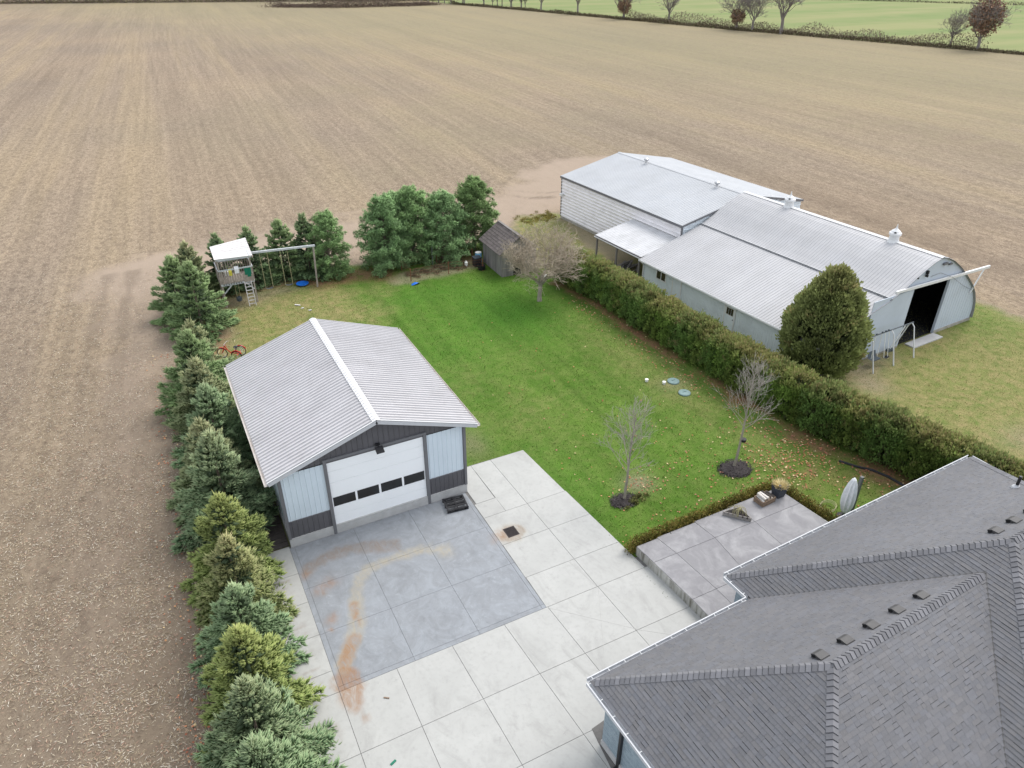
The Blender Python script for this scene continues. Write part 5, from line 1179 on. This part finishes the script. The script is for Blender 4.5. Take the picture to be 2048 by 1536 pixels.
for i, x in enumerate((3.05, 4.5)):
    s = bpy.data.objects.new('swing', None); link(s, pt); s.location = (x, 1.02, 0)
    for dx in (-.05, .48): MB().tube([(dx, 0, 3.28), (dx+.02, -.05, .55)], .018, 5).build('rope', M['rope'], s)
    MB().add([(-.05, -.12, .55), (.52, -.12, .55), (.52, .08, .55), (-.05, .08, .55), (.12, -.12, .48), (.35, -.12, .48), (.35, .08, .48), (.12, .08, .48)], [(0, 4, 7, 3), (4, 5, 6, 7), (5, 1, 2, 6)]).build('seat', M['dark_steel'], s)
bs = bpy.data.objects.new('baby_swing', None); link(bs, pt); bs.location = (.95, .1, 0)
for dx in (-.13, .13): MB().tube([(dx, 0, 1.68), (dx*.9, 0, .62)], .015, 5).build('rope', M['rope'], bs)
MB().lathe([(.10, .28), (.19, .34), (.20, .58), (.17, .62)], n=10).build('seat', M['dark_steel'], bs)
tag(MB().box(4.95, 5.4, 51.48, 51.53, 2.25, 2.75).box(5.1, 5.35, 51.46, 51.49, 2.1, 2.3).build('toy_slide_panel', M['green_plastic']), 'green plastic toy piece hung on the play tower rail', 'toy')
for nm, mt, x, z, s, lab in (('cloth', 'yellow', 4.0, 2.45, .22, 'yellow cloth hanging over the front rail of the play tower'), ('cloth', 'canvas', 4.45, 2.55, .30, 'pale grey cloth draped on the front rail of the play tower')):
    m = MB(); n = 8; vs = []
    for i in range(n+1):
        for j in range(5): vs.append((x-s/2+s*i/n, 51.47-.02*math.sin(i*1.7)-(.03 if j else -.12), z+.42-.12*j+(.02*math.sin(i*2.1) if j == 4 else 0)))
    m.add(vs, [(i*5+j, (i+1)*5+j, (i+1)*5+j+1, i*5+j+1) for i in range(n) for j in range(4)]); o = m.build(nm, M[mt], smooth=True); tag(o, lab, 'cloth')
tb = thing('toy_box', 'white toy box on the play tower deck', 'box', (3.65, 52.9, 1.86)); MB().box(0, .6, 0, .35, 0, .3).build('body', M['white_plastic'], tb); MB().box(-.02, .62, -.02, .37, .301, .33).build('lid', M['white_plastic'], tb)

# blue saucer, small yard toys
tag(MB().lathe([(.02, .03), (.30, .035), (.44, .10), (.48, .17), (.46, .17), (.40, .10), (.1, .06)], (9.1, 53.2, .02), 20).build('blue_saucer', M['blue'], smooth=True), 'blue round saucer lying below the swing beam', 'saucer')
o = thing('toy_tray', 'dark toy tray with white edge lying left of the play tower', 'toy', (3.2, 50.1, .02), R(20)); MB().add([(-.35, -.12, .02), (.35, -.12, .02), (.4, .15, .1), (-.4, .15, .1), (-.3, -.1, 0), (.3, -.1, 0), (.3, .12, 0), (-.3, .12, 0)], [(0, 1, 2, 3), (4, 7, 6, 5), (0, 4, 5, 1), (1, 5, 6, 2), (2, 6, 7, 3), (3, 7, 4, 0)]).build('tray', M['black'], o); MB().box(.05, .4, .0, .05, .1, .14).build('rim', M['white_plastic'], o)
for i, (x, y, l, a, lab) in enumerate(((7.9, 49.6, .42, -40, 'long pale wood scrap on the grass before the swings'), (8.1, 48.9, .2, 20, 'small middle wood scrap on the grass before the swings'), (8.5, 48.3, .2, -5, 'small pale wood scrap nearest the garage roof'))):
    tag(MB().bar((x-l/2*math.cos(R(a)), y-l/2*math.sin(R(a)), .07), (x+l/2*math.cos(R(a)), y+l/2*math.sin(R(a)), .07), .10, .04).build('wood_scrap', M['play_roof']), lab, 'wood scrap', 'wood scraps on the grass')
for i, (x, y, l, a, lab) in enumerate(((3.0, 47.5, .5, 85, 'upright-lying dry stick beside the evergreen row'), (3.45, 46.9, .5, 5, 'cross-lying pale stick near the evergreen row'), (2.95, 45.9, .4, 70, 'dry stick lying nearest the red tricycle'))):
    tag(MB().tube([(x-l/2*math.cos(R(a)), y-l/2*math.sin(R(a)), .05), (x, y+.02, .06), (x+l/2*math.cos(R(a)), y+l/2*math.sin(R(a)), .05)], [.02, .025, .012], 5).build('stick', M['rope']), lab, 'stick', 'dry sticks')

# red tricycle
tc = thing('tricycle', 'red adult tricycle parked behind the garage', 'tricycle', (2.85, 43.35, .02), R(150))
def wheel(x, y, r, nm='wheel'):
    wv = bpy.data.objects.new(nm, None); link(wv, tc); wv.location = (x, y, r+.01)
    MB().tube([(r*math.cos(a), 0, r*math.sin(a)) for a in np.linspace(0, 2*math.pi, 25)[:-1]], .024, 6, closed=True).build('tyre', M['rubber'], wv)
    MB().tube([(r*.91*math.cos(a), 0, r*.91*math.sin(a)) for a in np.linspace(0, 2*math.pi, 25)[:-1]], .012, 5, closed=True).build('rim', M['chrome'], wv)
    m = MB()
    for i in range(12): a = i*.5236; m.tube([(0, .02, 0), (r*.9*math.cos(a), 0, r*.9*math.sin(a))], .005, 3, cap=False)
    m.build('spokes', M['chrome'], wv)
wheel(1.05, 0, .32); wheel(0, .36, .32); wheel(0, -.36, .32)
fr = MB(); fr.tube([(.80, 0, .86), (.72, 0, .62), (.50, 0, .36), (.22, 0, .33), (0, 0, .34)], .032, 8); fr.tube([(.22, 0, .33), (.14, 0, .72)], .024, 7); fr.tube([(0, -.33, .33), (0, .33, .33)], .022, 7)
fr.tube([(.80, 0, .92), (.88, 0, .70), (.95, .05, .5), (1.05, .05, .33)], .022, 7); fr.tube([(.88, 0, .70), (.95, -.05, .5), (1.05, -.05, .33)], .022, 7); fr.build('frame', M['red'], tc)
MB().tube([(.62, .30, 1.02), (.72, .26, 1.04), (.79, .06, .98), (.79, -.06, .98), (.72, -.26, 1.04), (.62, -.30, 1.02)], .014, 6).build('handlebar', M['chrome'], tc)
MB().lathe([(.05, .0), (.13, .03), (.14, .08), (.10, .10)], (.12, 0, .72), 12).build('saddle', M['black'], tc)
for y in (.36, -.36):
    pts = [(.37*math.cos(a), y, .33+.37*math.sin(a)) for a in np.linspace(.5, 2.7, 9)]; MB().tube(pts, .03, 6).build('mudguard', M['red'], tc)
MB().tube([(1.05+.37*math.cos(a), 0, .33+.37*math.sin(a)) for a in np.linspace(.6, 2.5, 8)], .028, 6).build('mudguard', M['red'], tc)
bk = MB()
for z in (.52, .66, .8): bk.tube([(-.22, -.24, z), (.12, -.24, z), (.12, .24, z), (-.22, .24, z)], .008, 4, closed=True)
for x, y in ((-.22, -.24), (.12, -.24), (.12, .24), (-.22, .24), (-.22, 0), (.12, 0), (-.05, .24), (-.05, -.24)): bk.tube([(x, y, .5), (x, y, .8)], .007, 4)
bk.build('basket', M['chrome'], tc)
tag(MB().bar((1.85, 44.9, .05), (1.55, 44.1, .05), .05).build('stick', M['rope']), 'thin stick at the foot of the evergreens by the tricycle', 'stick')

# ------------------------------------------------------------------ fenced garden, barrels
fn = thing('garden_fence', 'low rusty wire fence round a small garden plot before the pines', 'fence', (16.8, 50.1, 0))
FP = [(0, 0), (3.2, .05), (5.9, -.6), (6.1, 1.9), (3.2, 2.6), (.1, 2.4)]
for x, y in FP: MB().tube([(x, y, -.05), (x, y, 1.05)], .035, 6).build('post', M['rust_metal'], fn)
wr = MB()
for i in range(6):
    a, b = FP[i], FP[(i+1) % 6]
    for z in (.25, .5, .75, .98): wr.tube([(a[0], a[1], z), (b[0], b[1], z-.02)], .006, 3, cap=False)
wr.build('wire', M['rust_metal'], fn)
tag(MB().tube([(19.6, 52.6, 0), (19.62, 52.6, 1.9)], .045, 8).build('metal_post', M['trim_grey']), 'grey upright post standing among the pines', 'post')
tp = [(-.35, -.1, .02), (-.1, -.18, .10), (.2, -.12, .16), (.4, .0, .05), (.3, .2, .03), (0, .22, .12), (-.3, .15, .04), (0, 0, .2)]
o = MB().add(tp, [(0, 1, 7), (1, 2, 7), (2, 3, 7), (3, 4, 7), (4, 5, 7), (5, 6, 7), (6, 0, 7)]).build('blue_tarp', M['blue']); o.location = (16.9, 49.35, .01); tag(o, 'crumpled blue tarp at the front garden fence post', 'tarp')
o = thing('pale_blue_barrel', 'pale blue barrel beside the old wooden shed', 'barrel', (23.15, 51.3, .02)); MB().lathe([(.24, 0), (.28, .08), (.29, .45), (.28, .82), (.24, .86)], n=16).build('body', M['bin_blue'], o); MB().lathe([(.26, .865), (.26, .9)], n=16).build('lid', M['white_plastic'], o)
o = thing('black_bin', 'black bin standing just before the pale blue barrel', 'bin', (22.75, 50.75, .02)); MB().box(-.28, .28, -.28, .28, 0, .7).build('body', M['black'], o); MB().box(-.31, .31, -.31, .31, .705, .76).build('lid', M['dark_steel'], o)
o = thing('compost_tub', 'low black tub nearest the lawn edge by the old shed', 'tub', (22.7, 49.75, .02)); MB().lathe([(.2, 0), (.28, .05), (.34, .38), (.30, .38), (.25, .12), (.05, .1)], n=14).build('tub', M['black'], o)
tag(MB().lathe([(.1, 0), (.14, .04), (.14, .36), (.05, .42), (.04, .48)], (21.9, 51.0, .02), 12).build('white_jug', M['white_plastic']), 'small white jug standing in the fenced garden', 'jug')
tag(MB().tube([(20.9, 53.0, .25), (22.0, 52.7, .3), (23.0, 52.6, .4)], [.05, .06, .04], 7).build('dead_branch', M['bark_pale']), 'pale dead branch lying under the dark pine', 'branch')
tag(MB().tube([(27.2, 46.0, .05), (26.6, 46.1, .12), (26.0, 46.0, .06)], [.08, .12, .06], 7).build('white_stone', M['white_plastic']), 'white object lying under the bare tree', 'object')

# ------------------------------------------------------------------ metal swing set in front of the barn
ss = thing('swing_set', 'white metal swing set with grey seats before the barn doorway', 'swing set', (38.8, 24.6, 0), R(3))
for i, x in enumerate((-2.0, -.05, 1.95)):
    for y in (-.75, .75) if i != 1 else (-.75,):
        MB().tube([(x, 0, 2.15), (x, y*.25, 1.95), (x, y, 0)], [.035, .035, .045], 7).build('leg', M['white_trim'], ss)
MB().tube([(-2.1, 0, 2.18), (2.05, 0, 2.18)], .04, 8).build('top_bar', M['dark_steel'], ss)
for x in (-1.5, -.95, -.62, -.35): MB().box(x-.06, x+.06, -.05, .05, 2.2, 2.26).build('hanger', M['dark_steel'], ss)
def sw_seat(x0, x1, y, z, shape):
    s = bpy.data.objects.new('swing', None); link(s, ss); s.location = (0, 0, 0)
    for x in (x0, x1): MB().tube([(x, 0, 2.16), (x, y*.5, (2.16+z)/2), (x, y, z+.05)], .018, 5).build('chain', M['white_plastic'], s)
    if shape == 'bench': MB().add([(x0-.1, y-.2, z), (x1+.1, y-.2, z), (x1+.1, y+.15, z+.02), (x0-.1, y+.15, z+.02), (x1+.1, y+.28, z+.38), (x0-.1, y+.28, z+.38), (x0-.1, y-.2, z-.05), (x1+.1, y-.2, z-.05)], [(0, 1, 2, 3), (3, 2, 4, 5), (6, 7, 1, 0)]).build('seat', M['dark_steel'], s)
    else: MB().add([(x0-.05, y-.1, z+.08), (x0+.1, y-.1, z), (x1-.1, y-.1, z), (x1+.05, y-.1, z+.08), (x0-.05, y+.12, z+.08), (x0+.1, y+.12, z), (x1-.1, y+.12, z), (x1+.05, y+.12, z+.08)], [(0, 1, 5, 4), (1, 2, 6, 5), (2, 3, 7, 6)]).build('seat', M['black'], s)
sw_seat(-1.55, -.98, -.1, .55, 'bench'); sw_seat(-.66, -.30, -.35, .5, 'belt')
s = bpy.data.objects.new('trapeze', None); link(s, ss); MB().bar((1.5, .1, 2.1), (.75, .25, .55), .06).build('arm', M['white_trim'], s); MB().box(.55, .78, .14, .36, .36, .52).box(.88, 1.08, .16, .34, .32, .48).build('pedal_seat', M['dark_steel'], s)

# ------------------------------------------------------------------ driveway and patio objects
pl_ = thing('pallet', 'black plastic pallet lying before the garage door', 'pallet', (9.38, 24.08, .047), R(-6))
for y in (-.40, 0, .40): MB().box(-.5, .5, y-.05, y+.05, .0, .025).build('runner', M['black'], pl_)
for y in (-.40, 0, .40):
    for x in (-.43, 0, .43): MB().box(x-.07, x+.07, y-.05, y+.05, .026, .12).build('block', M['black'], pl_)
for y0, y1 in ((-.46, -.36), (-.24, -.12), (-.06, .06), (.12, .24), (.36, .46)): MB().box(-.5, .5, y0, y1, .121, .15).build('board', M['black'], pl_)
for x in (-.46, 0, .46): MB().box(x-.04, x+.04, -.46, .46, .151, .158).build('strap', M['black'], pl_)
dg = thing('drain_grate', 'square dark drain grate set in the concrete beside the grey pad', 'drain grate', (10.87, 21.32, .046))
MB().box(-.27, .27, -.30, -.26, .0, .012).box(-.27, .27, .26, .30, .0, .012).box(-.27, -.23, -.26, .26, .0, .012).box(.23, .27, -.26, .26, 0, .012).build('frame', M['dark_iron'], dg)
MB().box(-.23, .23, -.26, .26, 0, .002).build('pit_shade', M['shade_black'], dg)  # thin black plate under the bars, painted as the shade below
for i in range(10): MB().box(-.215+i*.045, -.195+i*.045, -.26, .26, .003, .010).build('bar', M['dark_iron'], dg)
fb = thing('firewood_box', 'wooden box filled with birch logs on the rear patio edge', 'firewood', (21.85, 17.42, .501), R(4))
for k in range(3):
    z = .02+k*.085
    for y in (-.27, .27): MB().box(-.40, .40, y-.015, y+.015, z, z+.075).build('slat', M['dry_wood'], fb)
    for x in (-.40, .40): MB().box(x-.015, x+.015, -.25, .25, z, z+.075).build('slat', M['dry_wood'], fb)
MB().box(-.38, .38, -.25, .25, 0, .02).build('bottom', M['dry_wood'], fb)
for i in range(13):
    lay = i//5; x = -.30+(i % 5)*.15+.03*lay; z = .10+lay*.13; a = random.uniform(-.25, .25); r_ = random.uniform(.055, .075)
    o = thing('log', 'cut log lying in the firewood box on the patio', 'log', (0, 0, 0), 0, 'logs in the firewood box'); o.location = (21.85, 17.42, .501); o.rotation_euler = (0, 0, R(4))
    MB().tube([(x-a*.25, -.24, z), (x, 0, z+.02), (x+a*.25, .24, z+.02*lay)], r_, 8, cap=False).build('bark', M['birch'] if i % 3 else M['dark_log'], o)
    for s_ in (-1, 1): MB().lathe([(r_*.97, 0), (r_*.3, .003)], (0, 0, 0), 8).build('cut_end', M['log_end'], o)
    for c, s_ in zip([c for c in o.children if c.name.startswith('cut_end')], (-1, 1)): c.location = (x+s_*a*.25, s_*.241, z+(.02*lay if s_ > 0 else 0)); c.rotation_euler = (R(90) if s_ < 0 else R(-90), 0, 0)
po = thing('patio_planter', 'tall dark pot with dried grass at the patio corner', 'planter', (22.72, 17.45, .501))
MB().add([(-.2, -.2, 0), (.2, -.2, 0), (.2, .2, 0), (-.2, .2, 0), (-.27, -.27, .62), (.27, -.27, .62), (.27, .27, .62), (-.27, .27, .62), (-.23, -.23, .62), (.23, -.23, .62), (.23, .23, .62), (-.23, .23, .62), (-.22, -.22, .55), (.22, -.22, .55), (.22, .22, .55), (-.22, .22, .55)],
   [(3, 2, 1, 0), (0, 1, 5, 4), (1, 2, 6, 5), (2, 3, 7, 6), (3, 0, 4, 7), (4, 5, 9, 8), (5, 6, 10, 9), (6, 7, 11, 10), (7, 4, 8, 11), (8, 9, 13, 12), (9, 10, 14, 13), (10, 11, 15, 14), (11, 8, 12, 15), (12, 13, 14, 15)]).build('pot', M['planter'], po)
n = 700; a = rng.uniform(0, 6.28, n); rr = rng.uniform(.05, .22, n); P = np.stack([rr*np.cos(a), rr*np.sin(a), np.full(n, .54)], 1); D = np.stack([np.cos(a)*.9, np.sin(a)*.9, rng.uniform(.3, 1.2, n)], 1)
V, F, C = blades(P, D, rng.normal(0, 1, (n, 3)), rng.uniform(.15, .34, n), rng.uniform(.008, .016, n), pal((.58, .49, .27), n, .3)); mobj('dried_grass', fast_mesh('dried_grass', V, F, C, M['litter']), po)
cr = thing('corner_crate', 'triangular wooden planter with dry vines on the rear patio edge', 'planter', (19.95, 17.1, .501), R(-4))
TRI = [(-.46, .42), (.40, -.44), (.42, .40)]
for i in range(3):
    a, b = TRI[i], TRI[(i+1) % 3]
    for k in range(2): MB().bar((*a, .06+k*.1), (*b, .06+k*.1), .03, .09).build('slat', M['weathered'], cr)
MB().prism([(-.38, .36), (.36, -.36), (.37, .35)], .01, .11).build('soil', M['mulch'], cr)
vn = MB(); rs = random.Random(8)
for i in range(16):
    r_ = rs.uniform(.12, .34); cx, cy = rs.uniform(.0, .3), rs.uniform(-.0, .3); t = rs.uniform(0, 3.1)
    vn.tube([(cx+r_*math.cos(q)*math.cos(t), cy+r_*math.cos(q)*math.sin(t), .13+.42*math.sin(q)*rs.uniform(.7, 1)) for q in np.linspace(0, 3.1, 7)], .009, 4, cap=False)
vn.build('vine', M['rope'], cr)
for i in range(5): MB().lathe([(.04, 0), (.055, .05), (.03, .09)], (-.28+i*.14, .28-i*.15, .12), 8).build('bulb', M['dark_log'], cr)
um = thing('patio_umbrella', 'closed patio umbrella in a grey-white cover beside the house', 'umbrella', (24.72, 15.35, .02))
n = 18; prof = [(.06, .25), (.17, .4), (.25, .75), (.27, 1.05), (.24, 1.5), (.17, 1.9), (.10, 2.15), (.03, 2.24)]; vs = []
for r_, z in prof:
    for j in range(n): q = 2*math.pi*j/n; k_ = 1+.16*math.cos(j*math.pi)*(1 if .3 < z < 2.1 else 0); vs.append((r_*k_*math.cos(q), r_*k_*math.sin(q), z))
MB().add(vs, [(i*n+j, i*n+(j+1) % n, (i+1)*n+(j+1) % n, (i+1)*n+j) for i in range(len(prof)-1) for j in range(n)]+[tuple((len(prof)-1)*n+j for j in range(n))]).build('cover', M['canvas'], um)
MB().tube([(0, 0, .05), (0, 0, 2.2)], .028, 8).build('pole', M['chrome'], um); MB().lathe([(.3, 0), (.3, .05), (.08, .08), (.05, .2)], n=16).build('base', M['black'], um)
tag(MB().bar((25.22, 15.35, .02), (25.22, 15.35, 2.15), .13).build('square_post', pm('dark_bronze_post', (.11, .115, .11), .5, .15, 6)), 'dark square post just right of the covered umbrella', 'post')
ho2 = thing('wire_hoop', 'thin wire hoop lying on the grass by the patio hedge', 'hoop', (24.55, 16.1, .06)); 
for k_ in range(3): MB().tube([(.36*math.cos(a)+.02*k_, .33*math.sin(a), .03+.06*k_+.05*math.cos(a)) for a in np.linspace(0, 2*math.pi, 21)[:-1]], .012, 5, closed=True).build('wire_loop', M['rope'], ho2)
tag(MB().tube([(27.9, 18.4, .06), (28.3, 17.65, .07), (28.75, 17.1, .07), (29.0, 16.4, .07), (29.1, 15.4, .07), (29.3, 14.0, .07)], .06, 8).build('drain_pipe', M['black']), 'black drain pipe lying along the foot of the hedge', 'pipe')
for x, y, lab in ((25.4, 28.5, 'teal septic lid nearer the hedge'), (25.15, 27.15, 'teal septic lid nearer the patio')):
    o = thing('septic_lid', lab, 'lid', (x, y, .02), 0, 'septic lids on the lawn'); MB().lathe([(.36, 0), (.36, .06), (.32, .09), (.08, .11), (.02, .11)], n=20).build('lid', M['teal'], o); MB().bar((-.12, 0, .13), (.12, 0, .13), .03).build('handle', M['teal'], o)
for x, y, lab in ((24.0, 29.25, 'white clean-out cap farther left on the lawn'), (24.75, 28.55, 'white clean-out cap beside the teal lid')):
    tag(MB().lathe([(.09, -.02), (.09, .10), (.11, .105), (.11, .16), (.05, .18)], (x, y, .02), 12).build('cleanout_cap', M['white_plastic']), lab, 'pipe cap', 'clean-out caps')
for x, y, c, lab in ((.55, 20.4, 'dry_wood', 'small brown wood chip on the driveway strip'), (2.75, 13.6, 'green_plastic', 'small green plastic scrap on the driveway'), (3.3, 15.9, 'dry_wood', 'thin brown stick on the driveway beside the rust stain')):
    a = random.uniform(0, 3); tag(MB().bar((x-.1*math.cos(a), y-.1*math.sin(a), .06), (x+.1*math.cos(a), y+.1*math.sin(a), .065), .07 if c == 'green_plastic' else .04, .025).build('scrap', M[c]), lab, 'scrap')

# ------------------------------------------------------------------ far hedgerow and treeline
def far_tree(seed, h, lush=0):
    grow, big, tw = bare_tree(h, 0, .2, .75, 5, (4, 5, 4, 3, 3), seed, .45, .02, .022, .66); rs = random.Random(seed)
    big.tube([(0, 0, -.2), (0, 0, h*.12), (.1, 0, h*.24)], [.034*h, .026*h, .022*h], 8, cap=False)
    for k in range(7):
        a = k*2.4; up = .7+rs.random(); grow((.1, 0, h*(.18+.02*k)), np.array([math.cos(a), math.sin(a), up])/math.hypot(1, up), h*rs.uniform(.26, .36), .013*h, 1)
    return m_from(big, 'trunk', M['bark_far']), m_from(tw, 'twigs', M['bark_far'])
FT = [far_tree(41, 11), far_tree(52, 11), far_tree(67, 11)]
def leafy(seed, h, n):
    r = np.random.default_rng(seed); q = nrm(r.normal(0, 1, (n, 3)))*r.random((n, 1))**.45; P = np.array([[0, 0, h*.58]])+q*np.array([[h*.30, h*.30, h*.36]])
    k = vnoise(P[:, 0]+20, P[:, 1]+P[:, 2]*2, 1.1, 5) > .42; P = P[k]; m = len(P)
    return blades(P, r.normal(0, 1, (m, 3)), r.normal(0, 1, (m, 3)), r.uniform(.3, .6, m), r.uniform(.12, .22, m), np.array([(.25, .16, .11)])*r.uniform(.7, 1.35, (m, 1)))
BRN_L = fast_mesh('dry_leaves', *leafy(3, 11, 3600), M['litter'])
FAR = [(0, 176.1, 315.7, .95*1.3, 'bare tree far up the hedgerow, leftmost of the well-spaced ones'), (1, 176.3, 285, 1.35, 'second well-spaced bare tree from the left on the hedgerow'), (2, 178.4, 254.9, 1.4, 'dark bare tree with leafy skirt, third along the hedgerow'), (0, 183.8, 234.2, 1.3, 'pale thin bare tree standing alone mid hedgerow'),
  (2, 186.5, 201.8, 1.25, 'bare tree with rusty lower leaves, left of the hedgerow trio'), (0, 187.4, 195.4, 1.2, 'slim bare tree in the middle of the hedgerow trio'), (1, 189.6, 184.9, 1.7, 'largest spreading bare tree, right of the hedgerow trio'), (2, 202.4, 128.4, 1.25, 'brown-leaved tree standing alone near the right end of the hedgerow'), (0, 203.5, 137.0, .85, 'small bare tree just left of the brown-leaved tree')]
for i, (k, x, y, s, lab) in enumerate(FAR):
    o = thing('hedgerow_tree', lab, 'tree', (x, y, 0), i*1.3, 'trees of the far hedgerow'); o.scale = (s, s, s); mobj('trunk', FT[k][0], o); mobj('crown', FT[k][1], o)
    if i == 7: mobj('leaves', BRN_L, o)
    if i in (2, 4): lv = mobj('leaves', BRN_L, o); lv.scale = (.6, .6, .5)
# more trunks towards the far left end of the hedgerow
for i in range(20):
    t = i/19; x, y = 150+26*t+random.uniform(-4, 4), 392-64*t+random.uniform(-5, 5); o = thing('hedgerow_tree', 'small bare tree in the crowded far end of the hedgerow', 'tree', (x, y, 0), i*2.1, 'crowded trees at the hedgerow end'); s = random.uniform(.55, .95); o.scale = (s, s, s*1.1)
    k = i % 3; mobj('trunk', FT[k][0], o); mobj('crown', FT[k][1], o)
def scrub(name, label, pts, n, w_, hgt, col, seed):
    r = np.random.default_rng(seed); seg = np.array(pts, float); L = np.hypot(*np.diff(seg, axis=0).T); cum = np.concatenate([[0], np.cumsum(L)]); s = r.uniform(0, cum[-1], n)
    X = np.interp(s, cum, seg[:, 0])+r.normal(0, w_, n); Y = np.interp(s, cum, seg[:, 1])+r.normal(0, w_, n); hh = hgt*(.3+1.1*vnoise(s, s*0, 9, seed)**1.6)
    P = np.stack([X, Y, r.random(n)**1.6*hh], 1); C = np.array(col)[r.integers(0, len(col), n)]*r.uniform(.7, 1.3, (n, 1))
    V, F, C = blades(P, r.normal(0, .6, (n, 3))+np.array([0, 0, 1]), r.normal(0, 1, (n, 3)), r.uniform(.3, .75, n), r.uniform(.06, .15, n), C)
    return tag(mobj(name, fast_mesh(name, V, F, C, M['litter'])), label, 'scrub', kind='stuff')
HR = [(157, 374), (168, 320), (178, 255), (186, 201), (190, 185), (197, 152), (202, 128), (204, 116), (212, 70)]
scrub('hedgerow_scrub', 'dark scrubby hedgerow between the corn field and the green field', HR, 22000, .8, 1.1, [(.10, .075, .055), (.15, .115, .075), (.12, .11, .06)], 4)
scrub('dry_brush', 'pale dry brush behind the hedgerow', [(x+3.5, y+2) for x, y in HR[2:7]], 11000, 1.3, 2.6, [(.28, .25, .17), (.25, .21, .14)], 9)
scrub('brush_strip', 'strip of brown brush standing in the far corn field', [(74, 391), (103, 372), (146, 371)], 16000, 3.2, 2.6, [(.12, .085, .075), (.17, .12, .09), (.10, .08, .06)], 14)
scrub('far_bank', 'grassy far edge of the corn field under the treeline', [(-160, 505), (-43, 479), (25, 455), (90, 432), (170, 400)], 24000, 2.0, 3.2, [(.07, .06, .045), (.15, .15, .06), (.20, .13, .11)], 19)
scrub('far_ditch', 'dark ditch line across the pale green field', [(330, 330), (360, 305), (400, 237), (440, 190)], 5000, .8, 1.4, [(.10, .085, .06)], 23)
vv = MB(); rs = random.Random(2)
FTW = scrub('far_treeline', 'far treeline of bare trunks beyond the corn field', [(-170, 512), (-43, 484), (25, 460), (90, 438), (165, 405)], 34000, 4, 9, [(.13, .105, .09), (.17, .13, .12), (.10, .10, .05)], 31)
for i in range(46):
    t = i/45; x, y = -150+300*t+rs.uniform(-3, 3), 0; y = np.interp(x, [-170, -43, 25, 90, 165], [512, 484, 460, 438, 405])+rs.uniform(-2, 3)
    o = thing('treeline_tree', 'dark bare trunk in the far treeline', 'tree', (x, y, 0), i*1.7, 'trees of the far treeline'); s = rs.uniform(.9, 1.4); o.scale = (s*.9, s*.9, s*1.2); k = i % 3; mobj('trunk', FT[k][0], o); mobj('crown', FT[k][1], o)
